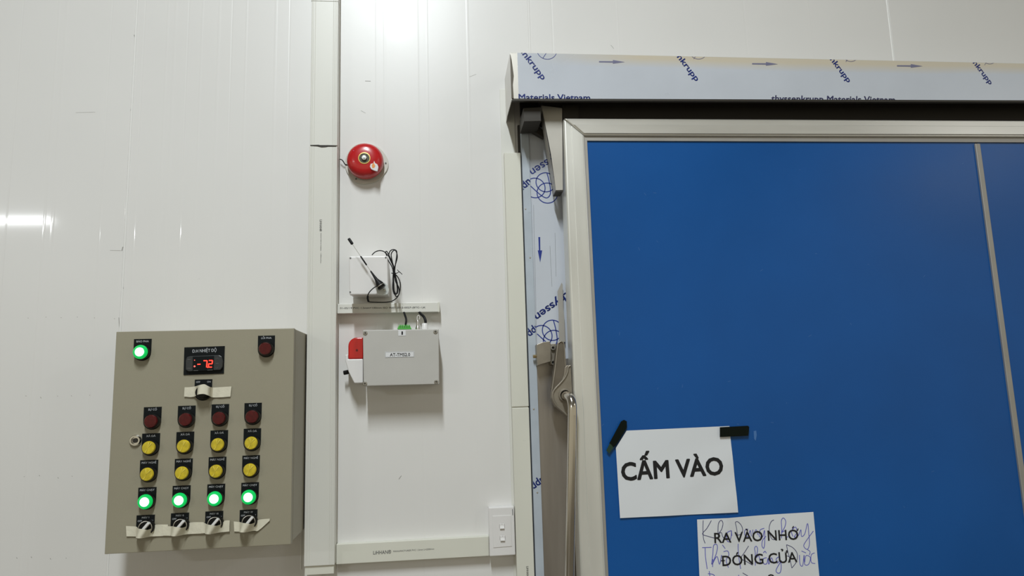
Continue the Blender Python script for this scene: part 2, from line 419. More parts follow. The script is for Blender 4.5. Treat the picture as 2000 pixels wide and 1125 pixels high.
YL = -.022
lt = thing('cable_trunking', 'low horizontal plastic trunking between the wide trunking and the light switch', 'trunking', P(660, 1085, 0))
a, b = P(659, 1063.5, YL), P(955, 1047, YL); c, d = P(657, 1103.5, YL), P(956, 1085, YL)
zt, zb = (a.z+b.z)/2, (c.z+d.z)/2
link('trunking_base', box(tx1+.0005, b.x, YL+.003, 0, zb+.001, zt-.001), M_PVC, lt)
link('cover', box(tx1+.0005, b.x-.001, YL, YL+.012, zb, zt), M_PVC, lt, bevel=.0012)
text('LiHHAN®', (729, 1083), (764, 1081), YL, M_PRINTG, lt, cap=7, bold=.008)
text('MANUFACTURER PVC 1.5mm L=2000mm', (768, 1078.5), (848, 1073.5), YL, M_PRINTG, lt, cap=3.2)

YS = -.028
st = thing('cable_trunking', 'short horizontal trunking shelf under the antenna, above the grey alarm box', 'trunking', P(662, 600, 0))
zt, zb = zz(760, 592, YS), zz(760, 610.5, YS); x0, x1 = tx1+.0005, TX(858, 600, YS)
link('trunking_base', box(x0, x1-.001, YS+.004, 0, zb+.001, zt-.001), M_PVC, st)
link('cover', box(x0, x1, YS, YS+.012, zb, zt), M_PVCW, st, bevel=.0008)
link('end_cap', box(x1-.004, x1+.001, YS-.0008, 0, zb-.0008, zt+.0006), M_PVC, st, bevel=.0006)
text('01-05/19 PVC 1.5mm×100mm ISO 9001-2015-0027-(BTC-1)K', (664, 603.5), (831, 602), YS, M_PRINTG, st, cap=3.3, bold=.01)

YD = -.032
dt = thing('cable_trunking', 'vertical cream trunking along the left side of the cold room door', 'trunking', P(1020, 700, 0))
dx0 = TX(1001.5, 795, YD); dx1 = TX(1037.5, 795, YD)
dx1 = (TX(1010, 300, YD)+TX(1037.5, 795, YD)+TX(1046.5, 1120, YD))/3
dx0 = (TX(983, 300, YD)+TX(1001, 795, YD)+TX(1009, 1100, YD))/3
link('trunking_base', box(dx0+.002, dx1-.002, YD+.004, 0, .1, zz(1000, 299, YD)), M_PVC, dt)
link('cover', box(dx0, dx1, YD, YD+.02, zz(1018, 794.5, YD), zz(997, 298, YD)), M_PVC, dt, bevel=.0015)
link('cover', box(dx0+.0005, dx1, YD, YD+.02, .1, zz(1018, 796, YD)), M_PVC, dt, bevel=.0015)
vtext('LiHHAN®', 1028, 1106, 1130, 4, YD, M_PRINTG, dt, .012)

# ------------------------------------------------------------------ light switch
YW = -.032
sw = thing('light_switch', 'white double rocker switch plate at the end of the low trunking', 'switch', P(980, 1040, 0))
link('mounting_box', ppx([(955, 992), (1004, 990), (1007, 1083), (957, 1086)], YW+.006, 0), M_WHITEP, sw, bevel=.0015)
link('face_plate', ppx([(954, 991.5), (1004, 989.5), (1007, 1084), (956.5, 1087)], YW, YW+.0055), M_WHITEP, sw, bevel=.002)
link('insert_plate', ppx([(962, 1008), (998, 1006), (1000, 1067), (963.5, 1070)], YW-.0012, YW), M_WHITEP, sw, bevel=.0008)
for (qx, qy) in ((980.5, 1027), (981.5, 1050.5)):
    c = P(qx, qy, YW); r = .0068
    pts = []
    for i in range(24):
        t = 2*math.pi*i/24; s_ = abs(math.cos(t))**.7; s2 = abs(math.sin(t))**.7
        pts.append((c.x+r*1.05*math.copysign(s_, math.cos(t)), YW-.0018, c.z+r*1.12*math.copysign(s2, math.sin(t))))
    rm = link('rocker_rim', prism(pts, YW), M_RIM_SHADE, sw, bevel=.0006)
    bm = bmesh.new()
    q = [(-.0056, -.0020, .0060), (.0056, -.0020, .0060), (.0056, -.0024, .0005), (-.0056, -.0024, .0005), (.0056, -.0050, -.0060), (-.0056, -.0050, -.0060)]
    vv = [bm.verts.new((c.x+x, YW+y-.0006, c.z+z)) for x, y, z in q]; bk = [bm.verts.new((c.x+x, YW, c.z+z)) for x, y, z in q]
    bm.faces.new((vv[0], vv[1], vv[2], vv[3])); bm.faces.new((vv[3], vv[2], vv[4], vv[5])); bm.faces.new((vv[5], vv[4], bk[4], bk[5]))
    bm.faces.new((vv[0], bk[0], bk[1], vv[1])); bm.faces.new((vv[1], bk[1], bk[4], vv[4], vv[2])); bm.faces.new((vv[0], vv[3], vv[5], bk[5], bk[0]))
    link('rocker', bm, M_WHITEP, sw, bevel=.0006)
    link('dot', box(c.x-.001, c.x+.001, YW-.0030, YW-.0018, c.z+.0042, c.z+.0047), M_PRINTG, rm)
link('brand_mark', ppx([(1000.3, 994.5), (1001.5, 994.4), (1002, 1006), (1000.8, 1006)], YW-.0006, YW), M_PRINTG, sw)

# ------------------------------------------------------------------ fire bell
bc = P(715.3, 319.5, -.003); YB = -.003
bell = thing('fire_alarm_bell', 'round red fire alarm bell on a cream base plate', 'alarm bell', bc)
R0 = .0555
bm = bmesh.new(); n = 72; pts = []
for i in range(n):
    t = 2*math.pi*i/n; r = R0
    for lug in (-.02, 2.09, 4.25):
        dl = (t-lug+math.pi) % (2*math.pi)-math.pi
        r += .003*max(0, 1-(abs(dl)/.5)**2)
    pts.append((bc.x+r*math.cos(t), YB-.0015, bc.z+r*math.sin(t)))
link('base_plate', prism(pts, 0, bm), M_CREAM, bell, bevel=.001)
link('mechanism_housing', lathe(bc, [(0, -.002), (.036, -.002), (.036, -.014), (.033, -.018), (0, -.018)], 40), M_CREAM, bell, smooth=True)
gc = P(713.7, 315.5, -.018)
Rg = 36.2/1350*1.775
link('gong', lathe(gc, [(Rg*.94, -.014), (Rg, -.015), (Rg, -.020), (Rg*.985, -.027), (Rg*.93, -.034), (Rg*.82, -.0395), (Rg*.66, -.043), (Rg*.45, -.0446), (0, -.045)], 64), M_RED, bell, smooth=True)
rr = 12/1350*1.75
link('gold_ring', lathe(gc, [(rr, -.0445), (rr, -.0457), (rr*.86, -.0459), (rr*.86, -.0445)], 40), M_GOLD, bell)
ds = link('centre_disc', cyl(gc, rr*.88, -.0455, -.0445), M_DISC, bell)
link('hex_nut', cyl(gc, rr*.42, -.0515, -.0445, 6), M_NUT, ds, bevel=.0008)
link('bolt_end', lathe(gc, [(rr*.2, -.050), (rr*.2, -.0535), (0, -.054)], 16), M_NUT, ds, smooth=True)
for k, (x, y, t) in enumerate(((753.5, 319, 0), (693+2.5, 350, 0))):
    c = P(x, y, YB); link('mounting_screw', lathe(c, [(.0022, YB), (.0022, YB-.003), (0, YB-.0035)], 14), M_PRINTG, bell, smooth=True)
s1 = link('sticker', ppx([(690, 294), (696, 291.5), (700, 297), (694, 301)], -.0415, -.036), M_STKB, bell)
link('sticker_mark', ring(P(695, 296, -.0418), .0022, .001), M_PRINTB, s1)
sp = [(729, 319), (731, 314), (732.5, 318.5), (737, 321), (739, 326), (737, 334), (732, 333), (725, 330), (722.5, 325), (724, 320)]
s2 = link('sticker', ppx(sp, -.0452, -.040), M_LABEL, bell)
link('sticker_mark', ppx([(726, 322), (730, 318), (733, 324), (731, 328), (727, 328)], -.0455, -.0451), M_ORANGE, s2)
s2['label'] = 'white flame-shaped sticker'; s1['label'] = 'small violet diamond sticker'
bcab = link('bell_cable', tube([P(664, 311, -.012), P(668, 312.5, -.014), P(671.5, 317, -.012), P(674, 321, -.006), P(680, 322, -.006)], .0013, 8, smooth_k=5), M_RUBBER, bell)

# ------------------------------------------------------------------ white gateway box and antenna
YG = -.085
gb = thing('junction_box', 'square white plastic box with black antenna across its front', 'box', P(718, 540, 0))
g = [(681.5, 500.5), (757, 499.5), (758.5, 575), (682.5, 576)]
link('box_body', ppx([(682.5, 501.5), (756, 500.5), (757.5, 574), (683.5, 575)], YG+.018, 0), M_WHITEP, gb, bevel=.003)
lid = link('lid', ppx(g, YG, YG+.0175), M_WHITEP, gb, bevel=.003)
for x, y in ((684.5, 504), (684, 570.5), (753.5, 503), (754.5, 569.5)):
    c = P(x, y, YG); link('lid_screw', lathe(c, [(.0021, YG), (.0021, YG-.0008), (0, YG-.0009)], 14), M_PRINTG, gb)
an = thing('antenna', 'black magnetic whip antenna leaning left across the white box', 'antenna', P(745, 565, YG))
ya = YG-.016
base, foot = P(743, 557, ya), P(738, 548, ya)
ax0, ax1 = P(746, 562, ya), P(681, 466, ya); dv = (ax1-ax0).normalized()
def along(px, py): 
    q = P(px, py, ya); return ax0+dv*((q-ax0).dot(dv))
def cone(name, sta, mt, n=20):
    """stations ((px,py), radius) along the antenna axis"""
    pts = [along(*s[0]) for s in sta]; rad = [s[1] for s in sta]; bm = bmesh.new(); N = len(pts)
    u = dv.orthogonal().normalized(); v = dv.cross(u); rg = []
    for p, r in zip(pts, rad): rg.append([bm.verts.new(p+(u*math.cos(2*math.pi*k/n)+v*math.sin(2*math.pi*k/n))*r) for k in range(n)])
    for a_, b_ in zip(rg, rg[1:]):
        for k in range(n): bm.faces.new((a_[k], a_[(k+1) % n], b_[(k+1) % n], b_[k]))
    bm.faces.new(rg[0][::-1]); bm.faces.new(rg[-1])
    return link(name, bm, mt, an, smooth=True)
cone('magnet_base', [((747, 562), .0100), ((746.5, 560.5), .0104), ((744, 557), .0102)], M_BEZEL)
cone('base_rim', [((744.5, 557.8), .0108), ((743.8, 556.8), .0108)], M_SCREW)
cone('boot', [((744, 557), .0098), ((742, 554), .0095), ((739, 549.5), .0066), ((736, 545), .0042), ((731, 538), .0028), ((726, 530), .0020), ((724.5, 528), .0009)], M_RUBBER)
cone('whip', [((726, 530), .0007), ((684, 470), .0006)], M_SCREW, 8)
cone('coil_sleeve', [((717.5, 517.5), .0012), ((716.5, 516), .0019), ((706, 501), .0019), ((705, 499.5), .0011)], M_RUBBER)
cone('tip_cap', [((688.5, 477.5), .0012), ((688, 476.5), .0036), ((681.5, 466.5), .0036), ((681, 466), .0030)], M_RUBBER)
# clear bracket that holds it
link('clear_bracket', ppx([(735, 560), (742, 554), (751, 551.5), (757, 557), (760, 566), (757, 574), (750, 577), (737, 575)], ya+.009, YG), M_CLEAR, an, bevel=.001)
slotted_screw('bracket_screw', 751, 567, ya+.008, .0022, an, cross=False)
# cable: from the boot down round to the loops and back
yc = -.068
pts = [P(735, 559, ya), P(729, 563, ya-.002), P(722, 570, ya-.002), P(718, 578, YG-.004), P(718, 586, YG+.002), P(721, 589.5, -.075), P(740, 590.5, -.05), P(757, 590, -.045), P(768, 587, -.045), P(777, 579, -.05), P(781, 568, -.05),
       P(782, 555, yc), P(778, 543, yc), P(770, 532, yc), P(768, 520, yc), P(763, 507, yc), P(757, 498, yc), P(753, 493, yc), P(755, 491, yc), P(758, 495, yc), P(765, 510, yc), P(770, 525, yc), P(768, 545, yc+.004), P(767, 562, yc+.004),
       P(770, 574, yc+.004), P(774, 574, yc+.004), P(776, 566, yc), P(774, 548, yc), P(771, 530, yc), P(773, 512, yc), P(775, 498, yc), P(774, 489.5, yc), P(767, 487.5, yc), P(761, 492, yc), P(760, 502, yc), P(767, 518, yc-.004), P(771, 532, yc-.004),
       P(774, 545, yc-.004), P(777, 560, yc-.004), P(776, 573, yc-.004), P(771, 571, yc-.004), P(768, 556, yc-.004), P(768, 535, yc-.004), P(772, 518, yc-.006), P(776, 502, yc-.006), P(773, 490, yc-.006), P(768, 490, yc-.006), P(764, 497, yc-.006), P(766, 510, yc-.006),
       P(769, 526, yc-.006), P(772, 548, yc-.007), P(779, 562, yc-.007), P(779, 575, yc-.007), P(774, 579, yc-.007), P(770, 570, yc-.007), P(769, 550, yc-.007), P(767, 525, yc-.008), P(758, 508, yc-.006), P(754, 496, yc-.006), P(750, 491.5, yc), P(742, 489.5, yc), P(733, 492, YG+.01), P(726.5, 498, YG+.012)]
cb = link('cable_coil', tube(pts, .0013, 8, smooth_k=5), M_RUBBER, an, smooth=True)
link('cable_sleeve', tube([P(718.5, 578, YG-.004), P(718, 583, YG-.001), P(720, 589, YG+.004)], .0024, 10, smooth_k=3), M_RUBBER, cb)
bm = tube([P(765, 533, yc-.012), P(770, 535, yc-.014), P(776, 533, yc-.01), P(780, 531, yc-.01), P(785.5, 536, yc-.01)], .0009, 6, smooth_k=4)
tube([P(776, 527, yc-.01), P(779, 530, yc-.012), P(782, 533, yc-.01)], .0008, 6, bm, smooth_k=4)
ring_pts = [P(770+5.5*math.cos(t), 533.5, yc-.004-.010*math.sin(t)) for t in [i*math.pi/8 for i in range(17)]]
tube(ring_pts, .0009, 6, bm)
link('cable_tie', bm, M_RUBBER, cb)

# ------------------------------------------------------------------ grey alarm transmitter box
YA = -.078
ab = thing('alarm_control_box', 'grey rectangular alarm box with small printed plate, four corner screws', 'box', P(783, 700, 0))
q4 = [(708.5, 644.5), (857, 642.5), (858, 750.5), (710, 754.5)]
link('box_body', ppx([(709.5, 646), (856, 644), (857, 749), (711, 753)], YA+.016, 0), M_GREYP, ab, bevel=.004, segs=3)
link('lid', ppx(q4, YA, YA+.0155), M_GREYP, ab, bevel=.0022, segs=3)
for x, y in ((713.5, 650.5), (850.5, 648), (713, 749), (852, 745.5)): slotted_screw('lid_screw', x, y, YA, .0052, ab)
pl = link('name_plate', ppx([(752, 687), (809, 686), (809, 697.5), (752, 698.5)], YA-.0008, YA), M_LABEL, ab)
bm = bmesh.new()
cr = [P(752.8, 687.8, YA-.0009), P(808.2, 686.8, YA-.0009), P(808.2, 696.8, YA-.0009), P(752.8, 697.7, YA-.0009)]
for i in range(4): stroke([cr[i], cr[(i+1) % 4]], .0006, bm)
link('plate_border', bm, M_PRINTG, pl)
text('AT-TMS2.0', (761.5, 695.8), (801, 695.2), YA-.0009, M_PRINTK, pl, cap=6, bold=.012)
n1 = link('number_sticker', ppx([(778, 645), (792.5, 644.8), (792.3, 655.8), (778, 656)], YA-.0008, YA), M_LABEL, ab)
text('1', (784, 653.6), (787, 653.6), YA-.0009, M_PRINTK, n1, cap=6.5, bold=.008)
# green terminal plug
gp = link('terminal_plug', ppx([(778, 636.5), (801, 636.5), (804, 643), (776, 643)], -.060, -.030), M_GREEN, ab, bevel=.0008)
for i in range(5):
    link('terminal_rib', ppx([(780+i*4.4, 634), (782.6+i*4.4, 634), (782.8+i*4.4, 638), (779.8+i*4.4, 638)], -.062, -.034), M_GREEN, gp, bevel=.0004)
c = P(816, 640, -.05)
def zlathe(c, prof, n=24, bm=None):
    bm = bm or bmesh.new(); rg = []
    for r, z in prof: rg.append([bm.verts.new((c.x+r*math.cos(2*math.pi*k/n), c.y+r*math.sin(2*math.pi*k/n), c.z+z)) for k in range(n)])
    for a_, b_ in zip(rg, rg[1:]):
        for k in range(n): bm.faces.new((a_[k], a_[(k+1) % n], b_[(k+1) % n], b_[k]))
    bm.faces.new(rg[0][::-1]); bm.faces.new(rg[-1]); return bm
link('metal_connector', zlathe(c, [(.0058, -.008), (.0058, 0), (.0045, .003), (.0038, .008), (.0038, .016), (.0030, .019), (.0025, .0195)], 12), M_SCREW, ab, smooth=True)
link('connector_loop', tube([P(815, 625, -.05), P(815, 618, -.05), P(818, 616, -.05), P(820, 620, -.05), P(818.5, 624, -.05)], .0009, 6, smooth_k=4), M_WHITEP, ab)
c = P(829.5, 640, -.045)
link('cable_gland', zlathe(c, [(.0085, -.008), (.0085, .002), (.0075, .004), (.0075, .009), (.006, .011)], 12), M_WHITEP, ab, smooth=True)
tag(link('cable', tube([P(788, 606, -.02), P(790, 613, -.03), P(793, 622, -.042), P(793, 630, -.046), P(791, 638, -.046)], .0026, 12, smooth_k=5), M_RUBBER, smooth=True), 'thin black cable entering the green terminal plug', 'cable')
tag(link('cable', tube([P(816, 604, -.018), P(821, 612, -.028), P(828, 619, -.040), P(831, 627, -.045), P(831, 636, -.045)], .0034, 12, smooth_k=5), M_RUBBER, smooth=True), 'thick black cable bending into the white gland on top of the grey box', 'cable')
# strobe siren on its left
sr = thing('strobe_siren', 'small white wall siren with red strobe lens left of the grey box', 'siren', P(690, 700, 0))
link('siren_body', ppx([(674, 693), (680, 692), (680, 701.5), (709, 701), (709, 748), (692, 748.5), (681, 727), (674.5, 705)], -.060, 0), M_WHITEP, sr, bevel=.002)
ln = [(680, 701), (680, 676)]+[(680+17*(1-math.cos(t)), 676-17*math.sin(t)) for t in [i*math.pi/16 for i in range(1, 9)]]+[(709, 659), (709, 701)]
sl = link('strobe_lens', ppx(ln, -.058, -.006), M_STROBE, sr, bevel=.003)
bm = bmesh.new()
for k in range(9): ppx([(690+k*2.1, 662), (690.8+k*2.1, 662), (690.8+k*2.1, 699), (690+k*2.1, 699)], -.0588, -.058, bm)
link('lens_ribs', bm, M_STROBE, sl)
link('strobe_bulb', cyl(P(697, 684, -.059), .0028, -.0590, -.058, 16), M_DARKRED, sl)
link('volume_knob', tube([P(682, 726, -.03), P(671, 728.5, -.03)], .0055, 16), M_BEZEL, sr, bevel=.0008)

# ------------------------------------------------------------------ control cabinet
YC = -.18
ct = thing('control_cabinet', 'beige steel electrical control cabinet with lamps, switches and thermostat', 'cabinet', P(400, 860, 0))
cx0 = (TX(226, 650, YC)+TX(205, 1082, YC))/2; cx1 = (TX(571, 640, YC)+TX(568, 1064, YC))/2
cz1 = (zz(226, 649, YC)+zz(571, 640, YC))/2; cz0 = (zz(205, 1082, YC)+zz(568, 1064, YC))/2
link('cabinet_body', box(cx0+.0015, cx1+.002, YC+.018, 0, cz0+.004, cz1-.001), M_CAB, ct, bevel=.0015)
cdoor = link('cabinet_door', box(cx0, cx1+.002, YC, YC+.0165, cz0, cz1), M_CAB, ct, bevel=.0012)
link('door_seal', box(cx0+.004, cx1-.002, YC+.0165, YC+.018, cz0+.006, cz1-.003), M_GAP, cdoor)
lk = P(263.5, 860.5, YC-.004)
l_ = link('lock', lathe(lk, [(.0128, YC), (.0126, YC-.003), (.0105, YC-.006), (.0075, YC-.006), (.0072, YC-.002), (0, YC-.002)], 36), M_CHROME, ct, smooth=True)
link('key_core', lathe(lk, [(.0052, YC-.002), (.005, YC-.005), (0, YC-.005)], 20), M_DARKST, l_)
link('key_slot', box(lk.x-.0004, lk.x+.0004, YC-.0054, YC-.005, lk.z-.003, lk.z+.003), M_PRINTK, l_)

YP = YC-.0016
def plate_pts(px, top, lx, ly, Y, w_=15.4):
    """name plate: square top, round bottom about the lamp axis"""
    c = P(lx, ly, Y); r = w_/1350*1.68; zt_ = P(px, top, Y).z; cxp = P(px, top, Y).x*.35+c.x*.65
    pts = [(cxp-r, Y, zt_), (cxp-r, Y, c.z)]
    pts += [(cxp-r*math.cos(t), Y, c.z-r*math.sin(t)) for t in [i*math.pi/14 for i in range(1, 14)]]
    return pts+[(cxp+r, Y, c.z), (cxp+r, Y, zt_)], cxp, zt_, r
_tc = {}
def small_text(s, cx_, base_z, cap, wmax, Y, parent, mt=M_PRINTW):
    bm = text_bm(s, .004)
    xs = [v.co.x for v in bm.verts]; x0, x1 = min(xs), max(xs); kz = cap/.7; k = min(kz*1.05, wmax/(x1-x0))
    for v in bm.verts: v.co = V((cx_+(v.co.x-(x0+x1)/2)*k, Y-.0003, base_z+v.co.y*kz))
    return link('lettering', bm, mt, parent)
LY = YC-.015
def lampunit(s, px, top, lx, ly, kind, label):
    # lens is seen at its own depth; its axis meets the door there
    lc = P(lx, ly, LY); pc_px = None
    Yl = YP
    r = .0186; zt_ = P(px, top, Yl).z
    cxp = .5*(lc.x+P(px, top, Yl).x)
    pts = [(cxp-r, Yl, zt_), (cxp-r, Yl, lc.z)]+[(cxp-r*math.cos(t), Yl, lc.z-r*math.sin(t)) for t in [i*math.pi/14 for i in range(1, 14)]]+[(cxp+r, Yl, lc.z), (cxp+r, Yl, zt_)]
    u = link('indicator_lamp', lathe(lc, [(.0165, Yl), (.0165, LY+.004), (.0155, LY+.001), (.0138, LY+.001), (.0138, LY+.006)], 32), M_BEZEL, ct, smooth=True)
    u['label'] = label
    link('name_plate', prism(pts, YC), M_BLACK, u)
    small_text(s, cxp, zt_-.0075, .0042, .030, Yl, u)
    if kind == 'green':
        link('lens', lathe(lc, [(.0155, LY+.004), (.0155, LY-.001), (.0130, LY-.004), (.0098, LY-.0045)], 32), M_GRIM, u, smooth=True)
        link('lit_lens', lathe(lc, [(.0102, LY-.0042), (.008, LY-.0055), (0, LY-.006)], 32), M_GCORE, u, smooth=True)
    else:
        mt = M_REDL if kind == 'red' else M_YEL
        link('lens', lathe(lc, [(.0140, LY+.004), (.0140, LY-.001), (.0125, LY-.003), (0, LY-.0036)], 32), mt, u, smooth=True)
        if kind == 'yellow':
            bm = bmesh.new()
            for a_ in (math.radians(62+random.uniform(-14, 14)), math.radians(242), math.radians(random.uniform(80, 120))):
                prism([(lc.x+.0115*math.cos(a_-.10), LY-.0040, lc.z+.0115*math.sin(a_-.10)), (lc.x+.0115*math.cos(a_+.10), LY-.0040, lc.z+.0115*math.sin(a_+.10)), (lc.x, LY-.0042, lc.z)], LY-.0030, bm)
            link('lens_facets', bm, M_YEL2, u)
    return u
nm = ['first', 'second', 'third', 'fourth']
for i, (px, tp, lx, ly) in enumerate([(296, 795, 294.5, 823), (362.5, 792.5, 362, 819.5), (428.5, 789.5, 427.5, 817), (493, 787, 492, 814)]):
    lampunit('SỰ CỐ', px, tp, lx, ly, 'red', 'unlit dark red lamp')
for i, (px, tp, lx, ly) in enumerate([(293.5, 846.5, 290.5, 874.5), (360, 843.5, 358.5, 871.5), (427, 840.5, 425, 868.5), (491.5, 837, 490.5, 865.5)]):
    lampunit('XẢ ĐÁ', px, tp, lx, ly, 'yellow', 'yellow lamp')
for i, (px, tp, lx, ly) in enumerate([(289.5, 898.5, 287, 926.5), (357.5, 896, 355, 924), (423.5, 892.5, 421.5, 920.5), (489, 889.5, 488, 918)]):
    lampunit('MÁY NGHỈ', px, tp, lx, ly, 'yellow', 'yellow lamp')
for i, (px, tp, lx, ly) in enumerate([(286, 952, 283.5, 980), (353.5, 948.5, 350.5, 977), (421, 945.5, 419, 974), (487.5, 942.5, 485.5, 971)]):
    lampunit('MÁY CHẠY', px, tp, lx, ly, 'green', 'lit green lamp')
lampunit('BÁO PHA', 277.5, 662, 274, 687.5, 'green', 'lit green lamp at the top left of the door')
lampunit('LỖI PHA', 519.5, 655.5, 518, 681, 'red', 'unlit dark red lamp at the top right of the door')

# selector switches
def selector(px, top, kx, ky, head, lever=True):
    kc = P(kx, ky, YC-.012); Yl = YP; r = .0186; zt_ = P(px, top, Yl).z; cxp = P(px, top, Yl).x
    pts = [(cxp-r, Yl, zt_), (cxp-r, Yl, kc.z)]+[(cxp-r*math.cos(t), Yl, kc.z-r*math.sin(t)) for t in [i*math.pi/14 for i in range(1, 14)]]+[(cxp+r, Yl, kc.z), (cxp+r, Yl, zt_)]
    u = link('selector_switch', lathe(kc, [(.0165, Yl), (.0165, YC-.010), (.0150, YC-.012), (.0, YC-.012)], 32), M_BEZEL, ct, smooth=True)
    u['label'] = 'rotary switch with white lever' if lever else 'rotary switch under tape'
    link('name_plate', prism(pts, YC), M_BLACK, u)
    if head: small_text(head, cxp, zt_-.0070, .0040, .026, Yl, u)
    zo = zt_-(.0135 if head else .0072)
    small_text('OFF', cxp-.0112, zo, .0034, .010, Yl, u); small_text('ON', cxp+.0118, zo, .0034, .008, Yl, u)
    if lever:
        link('chrome_ring', lathe(kc, [(.0142, YC-.012), (.0142, YC-.0135), (.0130, YC-.0138), (.0130, YC-.012)], 32), M_SCREW, u, smooth=True)
        a_ = math.radians(50); dx, dz = math.cos(a_), math.sin(a_); nx, nz = -dz, dx
        pts = [(kc.x+dx*s*.0145+nx*t*.0028, YC-.0225, kc.z+dz*s*.0145+nz*t*.0028) for s, t in ((-1, -1), (1, -1), (1, 1), (-1, 1))]
        link('lever', prism(pts, YC-.012), M_WHITEP, u, bevel=.001)
    else:
        link('knob', prism([(kc.x+.0135*math.cos(t), YC-.024, kc.z+.0135*math.sin(t)) for t in [i*math.pi/12 for i in range(24)]], YC-.012), M_BEZEL, u, bevel=.002)
    return kc
selector(397.5, 741, 396.5, 766, None, False)
SW = [(284.5, 1006, 284, 1031), (351.5, 1002, 352, 1027), (418.5, 998.5, 419, 1023), (485.5, 995.5, 486, 1019.5)]
for (a_, b_, c_, d_), h in zip(SW, ('MÁY I', 'MÁY II', 'MÁY III', 'MÁY IV')): selector(a_, b_, c_, d_, h)

# thermostat
th = link('temperature_controller', ppx([(360, 678.5), (438.8, 675.8), (437, 729.5), (358.3, 732.5)], YC-.0018, YC), M_BLACK, ct)
th['label'] = 'digital thermostat with red numerals'
Yc_ = YC-.008
link('controller_face', ppx([(362.5, 704), (365, 697), (371, 695.5), (428, 693.5), (433, 696.5), (435, 706), (434, 717), (430, 722.5), (368, 725.5), (362.5, 722)], Yc_, YC-.0018), M_CTRL, th, bevel=.0012)
link('display_window', ppx([(376.5, 696.5), (418, 695), (417, 723), (376, 724.5)], Yc_-.0006, Yc_), M_BLACK, th)
text('Đ.H NHIỆT ĐỘ', (375.5, 689), (423, 686.8), YC-.002, M_PRINTW, th, cap=6.2, bold=.006)
YLD = Yc_-.0009
def seg(bm, x, y, w_, h_, on, t=1.5):
    """seven segment digit; x,y top-left in px"""
    G = {'a': ((x, y), (x+w_, y)), 'g': ((x-.5, y+h_/2), (x+w_-.5, y+h_/2)), 'd': ((x-1, y+h_), (x+w_-1, y+h_)), 'f': ((x, y), (x-.5, y+h_/2)), 'e': ((x-.5, y+h_/2), (x-1, y+h_)), 'b': ((x+w_, y), (x+w_-.5, y+h_/2)), 'c': ((x+w_-.5, y+h_/2), (x+w_-1, y+h_))}
    for k in on:
        p, q = G[k]; stroke([P(*p, YLD), P(*q, YLD)], t/1350*1.68, bm)
bm = bmesh.new()
seg(bm, 397.5, 704.5, 7, 13, 'abc', 1.9); seg(bm, 408, 704, 7, 13, 'abged', 1.9)
stroke([P(385.5, 711.5, YLD), P(391.5, 711.3, YLD)], .0022, bm)
stroke([P(404.8, 717.6, YLD), P(406.6, 717.6, YLD)], .0022, bm)
link('red_numerals', bm, M_LED, th)
bm = cyl(P(380, 703.5, YLD), .0010, YLD-.0003, Yc_-.0006, 10); cyl(P(380, 715.5, YLD), .0020, YLD-.0003, Yc_-.0006, 12, bm)
link('status_led', bm, M_LEDW, th)
for (a_, b_, t_) in (((365.5, 702.5), (373.5, 702.2), 'PRG'), ((366, 719.5), (373.5, 719.3), 'SET'), ((420, 710), (427, 709.8), 'AUX'), ((379, 724), (388, 723.7), 'COOL'), ((405, 723), (415, 722.7), 'COLD')):
    pass
bm = bmesh.new()
for a_, b_ in (((366, 702.3), (373, 702)), ((365.5, 719.5), (373.5, 719.2)), ((421, 710), (427, 709.7)), ((405, 722.8), (415.5, 722.4)), ((378, 723.8), (387, 723.5))):
    stroke([P(*a_, YLD), P(*b_, YLD)], .0009, bm)
link('key_marks', bm, M_PRINTG, th)
bm = stroke([P(421.5, 701.5, YLD), P(424, 698.5, YLD), P(426.5, 701.3, YLD)], .0006); stroke([P(421, 717, YLD), P(423.7, 719.5, YLD), P(426, 716.8, YLD)], .0006, bm)
link('arrow_keys', bm, M_PRINTG, th)

# masking tapes
Y0 = YC-.0035
def tp(label, stn): tag(link('masking_tape', ribbon(stn), M_TAPE, smooth=True), label, 'tape', 'strips of masking tape over the switches')
B = YC-.0300
tp('masking tape over the middle switch below the thermostat', [((360.5, 756.5), (359.5, 774.5), Y0, Y0), ((372, 756, ), (372, 775.5), Y0, Y0), ((382, 754.5), (381, 774), Y0-.004, Y0-.004), ((388, 752.5), (387, 770.5), B+.002, B), ((399, 750.5), (398, 769.5), B, B), ((408, 755), (407, 772.5), B+.002, B+.004), ((416, 756.8), (415, 776), Y0-.001, Y0-.001), ((432, 756), (431, 776), Y0, Y0), ((452, 754.7), (450, 774.5), Y0, Y0)])
def lowtape(label, L, R_, kx, ky, lo=0.0, dy=0.0, R1=None):
    R1 = R1 or R_
    """one strip over a lever: L/R_ = (x, ytop, ybottom) ends"""
    tp(label, [((L[0], L[1]), (L[0]+1, L[2]), Y0+lo, Y0+lo), ((kx-19, L[1]+1), (kx-18, L[2]+.5), Y0+lo, Y0+lo),
               ((kx-15, ky+1+dy), (kx-19, ky+19+dy), Y0-.008, Y0-.007), ((kx-11, ky+2+dy), (kx-17, ky+20+dy), B+.0035, B+.004), ((kx-3, ky+3+dy), (kx-12, ky+20.5+dy), B, B),
               ((kx+4, ky+4+dy), (kx-5, ky+20+dy), B+.004, B+.005), ((kx+15, ky-.5+dy), (kx+10, ky+17+dy), Y0-.005+lo, Y0-.006+lo), ((kx+20, R1[1]+.5), (kx+19, R1[2]+1), Y0+lo, Y0+lo), ((R_[0], R_[1]), (R_[0]-.5, R_[2]), Y0+lo, Y0+lo)])
lowtape('masking tape over the lowest-left switch lever', (246, 1027.5, 1047.5), (328, 1024.5, 1046.5), 284, 1031)
lowtape('masking tape over the second lower switch lever', (318, 1027, 1046), (398, 1020, 1042), 352, 1027, -.0007)
lowtape('masking tape over the third lower switch lever', (392, 1021, 1041), (448.5, 1016.5, 1038), 419, 1023, -.0014)
